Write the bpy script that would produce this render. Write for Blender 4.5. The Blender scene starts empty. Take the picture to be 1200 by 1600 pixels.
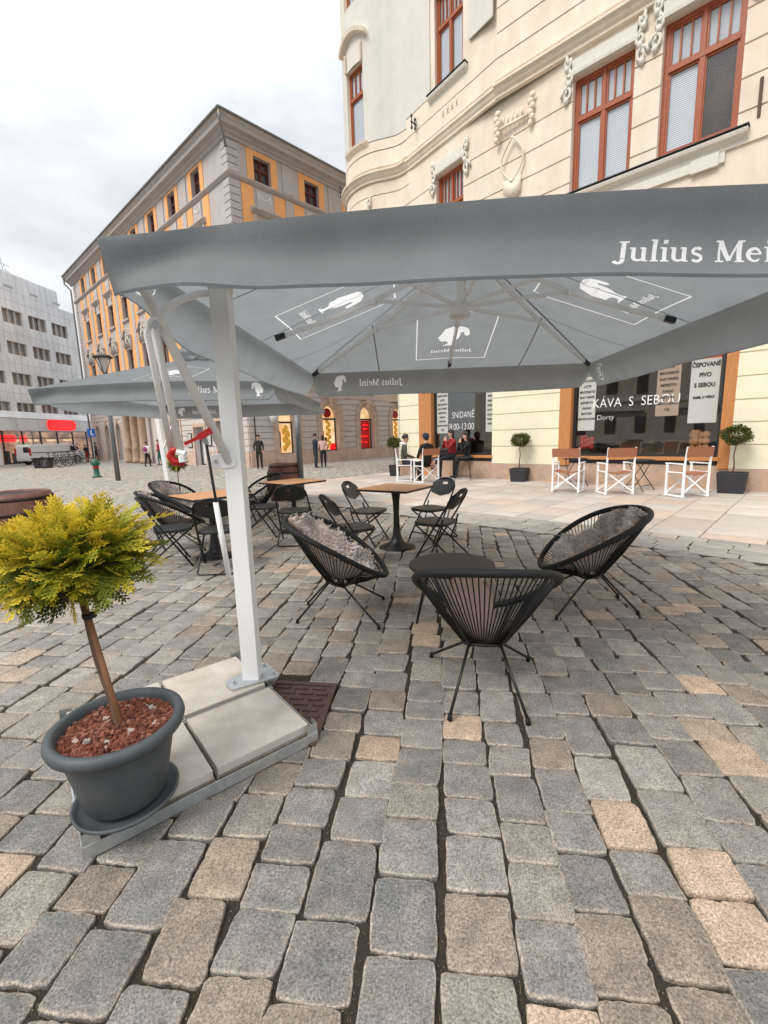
import bpy, math, random
import numpy as np
from mathutils import Vector, Matrix
random.seed(7)
rng = np.random.default_rng(7)
SC = bpy.context.scene
COL = SC.collection
R = math.radians
PI = math.pi

# ------------------------------------------------------------------ camera
CAM_H = 1.45
FPX = 700.0                       # focal length in pixels of a 1200 px wide picture
_p, _s = R(9.57), math.atan(.0293)
_f = np.array([0, math.cos(_p), -math.sin(_p)])
_r0 = np.array([1.0, 0, 0]); _u0 = np.cross(_r0, _f)
_r = math.cos(_s)*_r0 - math.sin(_s)*_u0
_u = math.sin(_s)*_r0 + math.cos(_s)*_u0
cd = bpy.data.cameras.new('camera'); cam = bpy.data.objects.new('camera', cd); COL.objects.link(cam)
cd.sensor_fit = 'HORIZONTAL'; cd.sensor_width = 36; cd.lens = FPX/1200*36
cd.clip_start = .05; cd.clip_end = 2000
cam.matrix_world = Matrix(((_r[0], _u[0], -_f[0], 0), (_r[1], _u[1], -_f[1], 0), (_r[2], _u[2], -_f[2], CAM_H), (0, 0, 0, 1)))
SC.camera = cam
_C = np.array([0, 0, CAM_H])
def G(px, py, z=0.0):             # ground point seen at a pixel of the photograph
    d = _f*FPX + _r*(px-600) - _u*(py-800)
    q = _C + d*((z-CAM_H)/d[2])
    return Vector((q[0], q[1], z))

# ------------------------------------------------------------------ world, sun, exposure
W = bpy.data.worlds.new('World'); SC.world = W; W.use_nodes = True
nt = W.node_tree; nt.nodes.clear()
out = nt.nodes.new('ShaderNodeOutputWorld')
sky = nt.nodes.new('ShaderNodeTexSky'); sky.sky_type = 'NISHITA'; sky.sun_disc = False
SUN_EL, SUN_AZ = R(50), R(-130)
sky.sun_elevation = SUN_EL; sky.sun_rotation = SUN_AZ
bs = nt.nodes.new('ShaderNodeBackground'); bs.inputs[1].default_value = .1
nt.links.new(sky.outputs[0], bs.inputs[0])
tc = nt.nodes.new('ShaderNodeTexCoord')
mp = nt.nodes.new('ShaderNodeMapping'); mp.inputs['Scale'].default_value = (1, 1, 2.2)
nz = nt.nodes.new('ShaderNodeTexNoise'); nz.inputs['Scale'].default_value = 1.9; nz.inputs['Detail'].default_value = 7; nz.inputs['Roughness'].default_value = .55
rp = nt.nodes.new('ShaderNodeValToRGB')
rp.color_ramp.elements[0].position = .36; rp.color_ramp.elements[0].color = (.47, .49, .515, 1)
rp.color_ramp.elements[1].position = .62; rp.color_ramp.elements[1].color = (.735, .745, .755, 1)
nt.links.new(tc.outputs['Generated'], mp.inputs[0]); nt.links.new(mp.outputs[0], nz.inputs['Vector']); nt.links.new(nz.outputs[0], rp.inputs[0])
bc = nt.nodes.new('ShaderNodeBackground')
sx_ = nt.nodes.new('ShaderNodeSeparateXYZ'); nt.links.new(tc.outputs['Generated'], sx_.inputs[0])
zr_ = nt.nodes.new('ShaderNodeMapRange'); zr_.inputs[1].default_value = .45; zr_.inputs[2].default_value = 1.0; zr_.inputs[3].default_value = .92; zr_.inputs[4].default_value = 2.5   # overcast: the zenith is brighter than the horizon
nt.links.new(sx_.outputs[2], zr_.inputs[0]); nt.links.new(zr_.outputs[0], bc.inputs[1])
nt.links.new(rp.outputs[0], bc.inputs[0])
mx = nt.nodes.new('ShaderNodeMixShader'); mx.inputs[0].default_value = .9
nt.links.new(bs.outputs[0], mx.inputs[1]); nt.links.new(bc.outputs[0], mx.inputs[2]); nt.links.new(mx.outputs[0], out.inputs[0])
sd = bpy.data.lights.new('sun', 'SUN'); sd.energy = 1.5; sd.angle = R(25); sd.color = (1, .96, .9)
so = bpy.data.objects.new('sun', sd); COL.objects.link(so)
sdir = Vector((math.sin(SUN_AZ)*math.cos(SUN_EL), math.cos(SUN_AZ)*math.cos(SUN_EL), math.sin(SUN_EL)))
so.rotation_euler = sdir.to_track_quat('Z', 'Y').to_euler()
SC.view_settings.view_transform = 'Standard'; SC.view_settings.look = 'None'
SC.view_settings.exposure = 0.68; SC.view_settings.gamma = 1

# ------------------------------------------------------------------ materials
def mat(name, col, rough=.7, metal=0, var=0, vs=8, col2=None, bump=0, bs_=60, emit=0, spec=.5, attr=None, trans=0, fine=0, fs=400, translucent=0, sheen=0, c2a=1, stretch=None, ior=1.45, coat=0):
    m = bpy.data.materials.new(name); m.use_nodes = True
    n = m.node_tree; b = n.nodes['Principled BSDF']; L = n.links
    b.inputs['Roughness'].default_value = rough; b.inputs['Metallic'].default_value = metal
    b.inputs['Specular IOR Level'].default_value = spec
    b.inputs['Transmission Weight'].default_value = trans; b.inputs['IOR'].default_value = ior
    b.inputs['Coat Weight'].default_value = coat
    c = (*col, 1)
    tcn = n.nodes.new('ShaderNodeTexCoord'); vec = tcn.outputs['Object']
    if stretch:
        mm = n.nodes.new('ShaderNodeMapping'); mm.inputs['Scale'].default_value = stretch; L.new(vec, mm.inputs[0]); vec = mm.outputs[0]
    src = None
    if attr:
        a = n.nodes.new('ShaderNodeAttribute'); a.attribute_name = attr; src = a.outputs['Color']
    def noise(scale, detail=5, rg=.6):
        q = n.nodes.new('ShaderNodeTexNoise'); q.inputs['Scale'].default_value = scale; q.inputs['Detail'].default_value = detail
        q.inputs['Roughness'].default_value = rg; L.new(vec, q.inputs['Vector']); return q.outputs[0]
    def mixc(f, a_, b_, mode='MIX'):
        q = n.nodes.new('ShaderNodeMix'); q.data_type = 'RGBA'; q.blend_type = mode
        for s_, v in ((0, f), (6, a_), (7, b_)):
            if isinstance(v, (float, int, tuple)): q.inputs[s_].default_value = v
            else: L.new(v, q.inputs[s_])
        return q.outputs[2]
    def ramp(v, p0, p1, a_, b_):
        q = n.nodes.new('ShaderNodeMapRange'); q.inputs[1].default_value = p0; q.inputs[2].default_value = p1
        q.inputs[3].default_value = a_; q.inputs[4].default_value = b_; L.new(v, q.inputs[0]); return q.outputs[0]
    cur = src if src is not None else c
    if col2: cur = mixc(ramp(noise(vs), .35, .68, 0, c2a), cur, (*col2, 1))
    if var:
        g = n.nodes.new('ShaderNodeCombineColor'); r_ = ramp(noise(vs*1.7), .25, .75, 1-var, 1+var)
        for i in range(3): L.new(r_, g.inputs[i])
        cur = mixc(1.0, cur, g.outputs[0], 'MULTIPLY')
    if fine:
        g = n.nodes.new('ShaderNodeCombineColor'); r_ = ramp(noise(fs, 3, .8), .3, .7, 1-fine, 1+fine)
        for i in range(3): L.new(r_, g.inputs[i])
        cur = mixc(1.0, cur, g.outputs[0], 'MULTIPLY')
    if isinstance(cur, tuple): b.inputs['Base Color'].default_value = cur
    else: L.new(cur, b.inputs['Base Color'])
    if emit:
        b.inputs['Emission Strength'].default_value = emit
        if isinstance(cur, tuple): b.inputs['Emission Color'].default_value = cur
        else: L.new(cur, b.inputs['Emission Color'])
    if bump:
        q = n.nodes.new('ShaderNodeBump'); q.inputs['Strength'].default_value = bump; q.inputs['Distance'].default_value = .01
        L.new(noise(bs_, 6, .65), q.inputs['Height']); L.new(q.outputs[0], b.inputs['Normal'])
    if translucent:
        t = n.nodes.new('ShaderNodeBsdfTranslucent'); ms = n.nodes.new('ShaderNodeMixShader'); ms.inputs[0].default_value = translucent
        if isinstance(cur, tuple): t.inputs[0].default_value = cur
        else: L.new(cur, t.inputs[0])
        L.new(b.outputs[0], ms.inputs[1]); L.new(t.outputs[0], ms.inputs[2]); L.new(ms.outputs[0], n.nodes['Material Output'].inputs[0])
    return m

M = {}
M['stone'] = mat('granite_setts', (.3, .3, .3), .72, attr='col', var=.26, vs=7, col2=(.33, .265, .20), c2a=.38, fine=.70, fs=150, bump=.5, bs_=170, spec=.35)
M['joint'] = mat('joint_soil', (.050, .036, .026), .95, col2=(.030, .028, .015), vs=22, fine=.6, fs=260, bump=1.0, bs_=180)
M['slab'] = mat('granite_slabs', (.4, .34, .29), .6, attr='col', var=.10, vs=3, fine=.14, fs=120, bump=.15, bs_=150)
M['cream'] = mat('cream_plaster', (.79, .705, .59), .85, var=.11, vs=1.5, stretch=(1, 1, .4), col2=(.75, .63, .50), bump=.2, bs_=60)
M['yellow'] = mat('pale_yellow_plaster', (.78, .73, .54), .85, var=.05, vs=2, bump=.12, bs_=50)
M['grey_plaster'] = mat('pale_grey_plaster', (.62, .61, .55), .88, var=.05, vs=1.5, col2=(.66, .63, .56), bump=.25, bs_=50)
M['stucco'] = mat('white_stucco', (.70, .66, .58), .85, var=.08, vs=6, bump=.3, bs_=60)
M['plinth'] = mat('pink_stone_plinth', (.50, .33, .22), .8, var=.15, vs=5, col2=(.42, .31, .25), fine=.15, fs=90, bump=.2)
M['redwood'] = mat('red_brown_window_frame', (.34, .085, .03), .45, var=.15, vs=8, bump=.05)
M['orangewood'] = mat('varnished_orange_wood', (.50, .21, .07), .5, var=.18, vs=5, stretch=(3, 3, .5), bump=.1)
M['winred'] = mat('dark_red_window_frame', (.10, .018, .014), .5)
M['blind'] = mat('venetian_blind', (.80, .83, .88), .6, var=.03)
def glass_mat(name, tint, boost=1.0):
    m = bpy.data.materials.new(name); m.use_nodes = True; n = m.node_tree; n.nodes.clear(); L = n.links
    o = n.nodes.new('ShaderNodeOutputMaterial'); t = n.nodes.new('ShaderNodeBsdfTransparent'); t.inputs[0].default_value = (*tint, 1)
    g = n.nodes.new('ShaderNodeBsdfGlossy'); g.inputs['Roughness'].default_value = .02; g.inputs[0].default_value = (1, 1, 1, 1)
    lw = n.nodes.new('ShaderNodeLayerWeight'); lw.inputs[0].default_value = .5; pw = n.nodes.new('ShaderNodeMath'); pw.operation = 'POWER'; pw.inputs[1].default_value = 4.0
    f = n.nodes.new('ShaderNodeMath'); f.operation = 'MULTIPLY_ADD'; f.inputs[1].default_value = .9; f.inputs[2].default_value = .055; L.new(lw.outputs['Facing'], pw.inputs[0]); L.new(pw.outputs[0], f.inputs[0]); x = n.nodes.new('ShaderNodeMixShader')
    q = n.nodes.new('ShaderNodeMath'); q.operation = 'MULTIPLY'; q.inputs[1].default_value = boost; q.use_clamp = True
    L.new(f.outputs[0], q.inputs[0]); L.new(q.outputs[0], x.inputs[0]); L.new(t.outputs[0], x.inputs[1]); L.new(g.outputs[0], x.inputs[2]); L.new(x.outputs[0], o.inputs[0]); return m
M['postgrey'] = mat('grey_painted_steel', (.16, .175, .18), .45, metal=.2)
M['menu'] = mat('brown_menu_paper', (.34, .26, .20), .8, var=.05)
M['glass'] = glass_mat('window_glass', (.93, .95, .96), 1.6)
M['darkglass'] = mat('dark_window_pane', (.03, .03, .035), .06, spec=.8)
M['brownglass'] = mat('curtained_pane', (.13, .12, .11), .1, spec=.8, col2=(.30, .27, .22), vs=1.5, stretch=(1, 1, .15))
M['darkmetal'] = mat('dark_anthracite_metal', (.035, .037, .04), .45, metal=.3)
M['black'] = mat('black_powder_coat', (.012, .012, .013), .42, bump=.05)
M['blackcord'] = mat('black_plastic_cord', (.010, .010, .011), .45, spec=.3)
M['rimcord'] = mat('black_wrapped_rim', (.012, .013, .015), .5, spec=.35, stretch=(1, 1, 1), bump=.6, bs_=160)
M['seatpad'] = mat('black_vinyl', (.022, .024, .024), .5, bump=.1)
M['white'] = mat('white_powder_coat', (.90, .90, .90), .35, var=.02)
M['galv'] = mat('galvanised_steel', (.52, .55, .56), .42, metal=.75, var=.15, vs=18, bump=.05)
M['fabric'] = mat('grey_parasol_fabric', (.27, .288, .30), .5, fine=.15, fs=260, var=.09, vs=3, bump=.2, bs_=420, translucent=.53, spec=.5)
M['seam'] = mat('fabric_seam', (.24, .25, .26), .8, translucent=.3)
M['print'] = mat('white_print', (.93, .94, .95), .8, translucent=.46)
M['concrete'] = mat('concrete_slab', (.47, .41, .34), .85, var=.14, vs=6, col2=(.52, .47, .41), fine=.07, fs=200, bump=.3, bs_=80)
M['concrete_side'] = mat('concrete_edge', (.24, .20, .16), .95, var=.3, vs=12, bump=.9, bs_=50)
M['iron'] = mat('rusty_cast_iron', (.11, .065, .05), .55, metal=.35, var=.3, vs=20, bump=.5, bs_=80)
M['pot'] = mat('anthracite_plastic', (.062, .074, .083), .55, bump=.12, bs_=120, var=.10, vs=10, col2=(.085, .092, .095))
M['bark'] = mat('brown_bark', (.14, .08, .055), .85, var=.3, vs=14, stretch=(2, 2, .5), bump=.7, bs_=60)
M['cane'] = mat('bamboo_stake', (.26, .12, .06), .6, var=.2, vs=12, stretch=(2, 2, .4))
M['lava'] = mat('lava_gravel', (.2, .07, .04), .9, attr='col', var=.2, vs=40, bump=.7, bs_=120)
M['leaf'] = mat('golden_conifer', (.3, .3, .05), .6, attr='col', spec=.3, translucent=.35)
M['leafd'] = mat('green_box_leaf', (.06, .09, .02), .6, attr='col', spec=.3, translucent=.15)
M['tabletop'] = mat('wood_laminate', (.50, .25, .12), .5, var=.15, vs=5, stretch=(.6, 5, 1), bump=.05)
M['tabledark'] = mat('brown_black_metal_top', (.032, .028, .023), .5, metal=.1, spec=.3, var=.1, vs=20)
M['fur'] = mat('sheepskin_hide', (.62, .50, .44), .95, var=.3, vs=20, bump=.5)
M['hair'] = mat('fur_strands', (.5, .42, .38), .8, attr='col', translucent=.12)
M['hide'] = mat('pink_hide', (.72, .52, .47), .85, var=.08, vs=9, bump=.2)
M['barrel'] = mat('dark_oak_barrel', (.15, .06, .038), .55, var=.35, vs=5, stretch=(3, 3, .35), bump=.3, bs_=30)
M['hoop'] = mat('barrel_hoop', (.05, .03, .024), .5, metal=.6)
M['canvas'] = mat('brown_canvas', (.34, .135, .07), .85, var=.12, vs=14, bump=.2, bs_=200)
M['planter'] = mat('dark_square_planter', (.03, .03, .034), .6, bump=.3, bs_=150)
M['ogrey'] = mat('warm_grey_plaster', (.46, .415, .39), .9, var=.09, vs=1.1, col2=(.50, .45, .42), bump=.2, bs_=30)
M['ostone'] = mat('pale_grey_rustication', (.58, .52, .48), .9, var=.10, vs=1.3, bump=.2, bs_=30)
M['orange'] = mat('orange_plaster', (.84, .41, .16), .9, var=.07, vs=1.5, bump=.1)
M['ocorn'] = mat('grey_cornice', (.44, .39, .36), .85, var=.12, vs=1.5)
M['opink'] = mat('pinkish_stone', (.60, .45, .36), .85, var=.15, vs=2, col2=(.50, .37, .29), bump=.25, bs_=30)
M['rooftin'] = mat('roof_tin', (.2, .2, .19), .5, metal=.5)
M['copper'] = mat('downpipe_tin', (.25, .22, .19), .5, metal=.5)
M['panel'] = mat('pale_facade_panel', (.80, .81, .82), .6, var=.06, vs=.6, col2=(.60, .61, .62), stretch=(1, 1, .4))
M['panelgap'] = mat('panel_joint', (.40, .40, .41), .9)
M['curtainwin'] = mat('curtained_strip_window', (.20, .18, .17), .25, col2=(.42, .38, .34), vs=1.6, stretch=(1, 1, .1), spec=.7)
M['redsign'] = mat('red_sign', (.75, .01, .012), .4, emit=1.0)
M['shoplight'] = mat('lit_shop_interior', (.55, .32, .19), .8, col2=(.10, .05, .04), vs=1.3, emit=.55)
M['shopwarm'] = mat('lit_shop_display', (.85, .62, .38), .8, col2=(.60, .35, .14), vs=1.6, emit=.65)
M['yellowitem'] = mat('yellow_goods', (.75, .42, .05), .6, emit=.15)
M['reditem'] = mat('red_poster', (.42, .012, .012), .5, var=.3, vs=4, emit=.25)
M['darkitem'] = mat('dark_goods', (.03, .025, .02), .6)
M['interior'] = mat('cafe_interior', (.15, .11, .085), .9, col2=(.34, .20, .12), vs=1.4)
M['paper'] = mat('printed_paper', (.50, .50, .46), .8, var=.04)
M['ink'] = mat('black_ink', (.02, .02, .02), .7)
M['chalk'] = mat('white_window_marker', (.85, .85, .85), .8)
M['posterred'] = mat('orange_red_poster_band', (.55, .08, .03), .7, var=.2, vs=8)
M['skin'] = mat('skin', (.56, .32, .23), .6)
M['hairdark'] = mat('dark_hair', (.03, .018, .012), .6, bump=.3)
M['jeans'] = mat('dark_jeans', (.03, .035, .05), .9)
M['blackcloth'] = mat('black_cloth', (.012, .012, .013), .9)
M['khaki'] = mat('grey_brown_jacket', (.075, .065, .05), .85, bump=.2)
M['darkcoat'] = mat('dark_long_coat', (.035, .03, .026), .9)
M['redcloth'] = mat('dark_red_coat', (.26, .015, .02), .85)
M['pinkcloth'] = mat('pale_pink_jacket', (.62, .38, .34), .85)
M['purple'] = mat('magenta_rucksack', (.28, .05, .2), .8)
M['navy'] = mat('navy_jacket', (.02, .025, .045), .85)
M['teal'] = mat('green_paint', (.02, .10, .075), .5, var=.1)
M['redpaint'] = mat('red_paint', (.45, .012, .012), .4)
M['vanpaint'] = mat('white_van_paint', (.72, .73, .74), .3, coat=.3)
M['rubber'] = mat('black_rubber', (.01, .01, .01), .8)
M['bluesign'] = mat('blue_sign', (.02, .12, .5), .5)
M['lampglass'] = mat('frosted_lamp_glass', (.6, .6, .58), .3)
M['whitecloth'] = mat('white_hood', (.75, .74, .72), .9)
M['stonecol'] = mat('tan_stone_column', (.38, .27, .19), .85, var=.25, vs=2, bump=.3)

# ------------------------------------------------------------------ builders
class MB:
    def __init__(s): s.v = []; s.f = []; s.m = []; s.c = None
    def add(s, vs, fs, mi=0, T=None):
        o = len(s.v)
        if T is not None: vs = [T(*p) for p in vs]
        s.v.extend([tuple(p) for p in vs]); s.f.extend([tuple(i+o for i in f) for f in fs]); s.m.extend([mi]*len(fs)); return s
    def box(s, x0, x1, y0, y1, z0, z1, mi=0, T=None):
        vs = [(x, y, z) for z in (z0, z1) for x, y in ((x0, y0), (x1, y0), (x1, y1), (x0, y1))]
        return s.add(vs, [(3, 2, 1, 0), (4, 5, 6, 7), (0, 1, 5, 4), (1, 2, 6, 5), (2, 3, 7, 6), (3, 0, 4, 7)], mi, T)
    def bar(s, a, b, w, h=None, mi=0, up=(0, 0, 1)):
        a, b = Vector(a), Vector(b); d = (b-a).normalized(); u = Vector(up)
        if abs(d.dot(u)) > .98: u = Vector((1, 0, 0))
        x = d.cross(u).normalized()*(w/2); y = x.cross(d).normalized()*((h or w)/2)
        vs = [p+i*x+j*y for p in (a, b) for i, j in ((-1, -1), (1, -1), (1, 1), (-1, 1))]
        return s.add(vs, [(3, 2, 1, 0), (4, 5, 6, 7), (0, 1, 5, 4), (1, 2, 6, 5), (2, 3, 7, 6), (3, 0, 4, 7)], mi)
    def tube(s, pts, r, seg=8, mi=0, closed=False, caps=True):
        P = [Vector(p) for p in pts]; n = len(P); rs = r if isinstance(r, (list, tuple)) else [r]*n
        o = len(s.v); ref = None
        for i, p in enumerate(P):
            d = (P[(i+1) % n]-P[i-1]) if closed else (P[min(i+1, n-1)]-P[max(i-1, 0)])
            d.normalize()
            if ref is None:
                ref = Vector((0, 0, 1)) if abs(d.z) < .9 else Vector((1, 0, 0))
            x = (ref-d*ref.dot(d)).normalized(); ref = x; y = d.cross(x)
            for k in range(seg):
                a = 2*PI*k/seg; s.v.append(tuple(p+x*(math.cos(a)*rs[i])+y*(math.sin(a)*rs[i])))
        fs = []
        for i in range(n if closed else n-1):
            j = (i+1) % n
            for k in range(seg):
                l = (k+1) % seg; fs.append((o+i*seg+k, o+i*seg+l, o+j*seg+l, o+j*seg+k))
        if not closed and caps:
            fs.append(tuple(o+k for k in range(seg))[::-1]); fs.append(tuple(o+(n-1)*seg+k for k in range(seg)))
        s.f.extend(fs); s.m.extend([mi]*len(fs)); return s
    def lathe(s, prof, seg=24, mi=0, c=(0, 0), T=None, cap=True):
        vs = []; fs = []
        for r, z in prof:
            for k in range(seg):
                a = 2*PI*k/seg; vs.append((c[0]+r*math.cos(a), c[1]+r*math.sin(a), z))
        for i in range(len(prof)-1):
            for k in range(seg):
                l = (k+1) % seg; fs.append((i*seg+k, i*seg+l, (i+1)*seg+l, (i+1)*seg+k))
        if cap:
            if prof[0][0] > .001: fs.append(tuple(range(seg))[::-1])
            if prof[-1][0] > .001: fs.append(tuple((len(prof)-1)*seg+k for k in range(seg)))
        return s.add(vs, fs, mi, T)
    def blob(s, c, r, mi=0, T=None, seg=8, rings=5):
        r = r if isinstance(r, (tuple, list)) else (r, r, r); vs = []; fs = []
        for i in range(rings+1):
            th = PI*i/rings
            for k in range(seg):
                a = 2*PI*k/seg; vs.append((c[0]+r[0]*math.sin(th)*math.cos(a), c[1]+r[1]*math.sin(th)*math.sin(a), c[2]+r[2]*math.cos(th)))
        for i in range(rings):
            for k in range(seg):
                l = (k+1) % seg; fs.append((i*seg+k, (i+1)*seg+k, (i+1)*seg+l, i*seg+l))
        return s.add(vs, fs, mi, T)
    def grid(s, fn, nu, nv, mi=0):
        vs = [fn(i/nu, j/nv) for j in range(nv+1) for i in range(nu+1)]
        fs = [(j*(nu+1)+i, j*(nu+1)+i+1, (j+1)*(nu+1)+i+1, (j+1)*(nu+1)+i) for j in range(nv) for i in range(nu)]
        return s.add(vs, fs, mi)
    def prism(s, poly, z0, z1, mi=0, T=None):
        n = len(poly); vs = [(x, y, z0) for x, y in poly]+[(x, y, z1) for x, y in poly]
        return s.add(vs, [tuple(range(n))[::-1], tuple(range(n, 2*n))]+[(i, (i+1) % n, n+(i+1) % n, n+i) for i in range(n)], mi, T)
    def pieces(s, margin=.02):
        """the separate pieces of this mesh, each as a builder of its own"""
        n = len(s.v); p = list(range(n))
        def find(a):
            while p[a] != a: p[a] = p[p[a]]; a = p[a]
            return a
        for f in s.f:
            for q in f[1:]: p[find(q)] = find(f[0])
        bb = {}
        for i, v in enumerate(s.v):
            r = find(i); q = bb.get(r)
            if q is None: bb[r] = [list(v), list(v)]
            else:
                for k in range(3): q[0][k] = min(q[0][k], v[k]); q[1][k] = max(q[1][k], v[k])
        keys = list(bb); g = {k: k for k in keys}
        def gf(a):
            while g[a] != a: a = g[a]
            return a
        for i in range(len(keys)):
            for j in range(i+1, len(keys)):
                A, B = bb[keys[i]], bb[keys[j]]
                if all(A[0][k]-margin <= B[1][k] and B[0][k]-margin <= A[1][k] for k in range(3)): g[gf(keys[j])] = gf(keys[i])
        out = {}
        for f, m in zip(s.f, s.m): out.setdefault(gf(find(f[0])), []).append((f, m))
        res = []
        for fs in out.values():
            b = MB(); mp = {}
            for f, m in fs:
                for q in f:
                    if q not in mp: mp[q] = len(b.v); b.v.append(s.v[q])
                b.f.append(tuple(mp[q] for q in f)); b.m.append(m)
            res.append(b)
        return res
    def build_pieces(s, name, mats, parent=None, **k):
        return [b.build(name, mats, parent, **k) for b in s.pieces()][0]
    def build(s, name, mats, parent=None, smooth=False, bevel=0, cols=None):
        me = bpy.data.meshes.new(name); me.from_pydata(s.v, [], s.f)
        for m in (mats if isinstance(mats, (list, tuple)) else [mats]): me.materials.append(M[m])
        if len(set(s.m)) > 1: me.polygons.foreach_set('material_index', s.m)
        if smooth: me.polygons.foreach_set('use_smooth', [True]*len(me.polygons))
        if cols is not None:
            a = me.color_attributes.new('col', 'FLOAT_COLOR', 'POINT'); a.data.foreach_set('color', np.asarray(cols, dtype=np.float32).ravel())
        me.update()
        o = bpy.data.objects.new(name, me); COL.objects.link(o)
        if parent is not None: o.parent = parent
        if smooth == 'auto' or bevel:
            pass
        if bevel:
            b = o.modifiers.new('bevel', 'BEVEL'); b.width = bevel; b.segments = 2; b.limit_method = 'ANGLE'; b.angle_limit = R(40)
        return o

def thing(name, label, cat, loc=(0, 0, 0), rz=0, group=None):
    o = bpy.data.objects.new(name, None); COL.objects.link(o); o.empty_display_size = .2
    o.location = loc; o.rotation_euler = (0, 0, rz); o['label'] = label; o['category'] = cat
    if group: o['group'] = group
    return o
def tag(o, label, cat, group=None):
    o['label'] = label; o['category'] = cat
    if group: o['group'] = group
    return o
def struct(o): o['kind'] = 'structure'; return o
def copy_tree(o, parent=None):
    c = o.copy(); COL.objects.link(c); c.parent = parent
    for ch in list(o.children): copy_tree(ch, c)
    return c
def again(o, label, loc, rz):
    c = copy_tree(o); c.location = loc; c.rotation_euler = (0, 0, rz); c['label'] = label
    return c

def text_mesh(txt, size, bold=0.0, align='LEFT', space=1.0, sx=1.0):
    cu = bpy.data.curves.new('lettering', 'FONT'); cu.body = txt; cu.size = size; cu.offset = bold; cu.align_x = align; cu.space_character = space; cu.resolution_u = 3
    ob = bpy.data.objects.new('lettering', cu); COL.objects.link(ob)
    dg = bpy.context.evaluated_depsgraph_get(); me = ob.evaluated_get(dg).to_mesh()
    v = [(p.co.x*sx, p.co.y) for p in me.vertices]; f = [tuple(p.vertices) for p in me.polygons]
    ob.evaluated_get(dg).to_mesh_clear(); bpy.data.objects.remove(ob); bpy.data.curves.remove(cu)
    return v, f
def add2d(mb, vf, fn, mi=0):
    v, f = vf; mb.add([fn(x, y) for x, y in v], f, mi)

# ---- hand drawn serif letters (x height 1, capitals 1.42)
def glyphs():
    def stroke(pts, w, taper=None):
        P = [np.array(p, float) for p in pts]; n = len(P); L, Rr = [], []
        for i in range(n):
            d = P[min(i+1, n-1)]-P[max(i-1, 0)]; d /= np.linalg.norm(d); m = np.array([-d[1], d[0]])
            ww = (w if taper is None else w[0]+(w[1]-w[0])*i/(n-1)) if not isinstance(w, list) else w[i]
            L.append(P[i]+m*ww/2); Rr.append(P[i]-m*ww/2)
        v = [tuple(p) for p in L+Rr]; f = [(i, i+1, n+i+1, n+i) for i in range(n-1)]
        return v, f
    def arc(cx, cy, rx, ry, a0, a1, n=9): return [(cx+rx*math.cos(R(a0+(a1-a0)*i/n)), cy+ry*math.sin(R(a0+(a1-a0)*i/n))) for i in range(n+1)]
    def vline(x, y0, y1): return [(x, y0+(y1-y0)*i/4) for i in range(5)]
    def serif(x0, x1, y): return ([(x0, y), ((x0+x1)/2, y), (x1, y)], .10)
    g = {}
    g['J'] = (.95, [(vline(.6, 1.40, .25), .27), (arc(.33, .2, .27, .33, 0, -150), [.27, .26, .24, .22, .2, .18, .18, .2, .24, .26]), serif(.32, .9, 1.36)])
    g['u'] = (1.12, [(vline(.24, .98, .3), .24), (arc(.5, .32, .26, .24, 180, 330), [.24, .23, .21, .2, .18, .16, .14, .13, .12, .12]), (vline(.82, .98, .03), .24), serif(.02, .3, .95), serif(.6, .88, .95), serif(.8, 1.04, .05)])
    g['l'] = (.58, [(vline(.29, 1.48, 0), .24), serif(.04, .3, 1.45), serif(.06, .53, .05)])
    g['i'] = (.58, [(vline(.29, .98, 0), .24), serif(.04, .3, .95), serif(.06, .53, .05), (vline(.29, 1.22, 1.46), .26)])
    g['s'] = (.82, [(arc(.42, .74, .24, .2, 30, 270)+arc(.4, .28, .26, .23, 90, -150)[1:], .19)])
    g['M'] = (1.75, [(vline(.32, 1.38, .03), .13), ([(.34, 1.36), (.5, 1.0), (.66, .6), (.86, .1)], .27), ([(.86, .1), (1.02, .5), (1.2, .95), (1.36, 1.36)], .12), (vline(1.4, 1.38, .03), .27), serif(.1, .42, 1.36), serif(1.3, 1.66, 1.36), serif(.1, .56, .05), serif(1.16, 1.66, .05)])
    g['e'] = (.92, [(arc(.46, .48, .32, .42, 5, 320, 14), [.14, .14, .15, .17, .19, .22, .24, .25, .24, .22, .19, .16, .14, .12, .11]), ([(.16, .55), (.46, .55), (.78, .55)], .1)])
    g['n'] = (1.16, [(vline(.27, .98, .03), .24), (arc(.58, .62, .28, .3, 165, 0), [.1, .11, .13, .15, .18, .2, .22, .24, .24, .24]), (vline(.86, .62, .03), .24), serif(.05, .3, .95), serif(.06, .5, .05), serif(.66, 1.1, .05)])
    g[' '] = (.5, [])
    return g, stroke
_GL, _ST = glyphs()
def serif_text(txt, h, slant=0.0):
    V, F = [], []; x = 0; k = h/1.42
    for ch in txt:
        w, st = _GL[ch]
        for pts, ww in st:
            v, f = _ST(pts, ww); o = len(V)
            V += [((x+a+b*slant)*k, b*k) for a, b in v]; F += [tuple(i+o for i in q) for q in f]
        x += w
    return V, F, x*k
HEAD = [(.10, 1.0), (.30, 1.08), (.55, 1.06), (.78, .98), (.86, .80), (.92, .66), (1.0, .52), (.93, .44), (.95, .36), (.88, .28), (.74, .26), (.66, .20), (.66, .10), (.84, .0), (.40, .0), (.46, .12), (.44, .26), (.34, .40), (.30, .58), (.30, .74), (.20, .80), (.18, .62), (.10, .56), (.02, .64), (.04, .84)]
def head_mesh(h):
    from mathutils.geometry import tessellate_polygon
    pts = [Vector((a*h, b*h, 0)) for a, b in HEAD]
    return [(p.x, p.y) for p in pts], [tuple(t) for t in tessellate_polygon([pts])]

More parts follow.
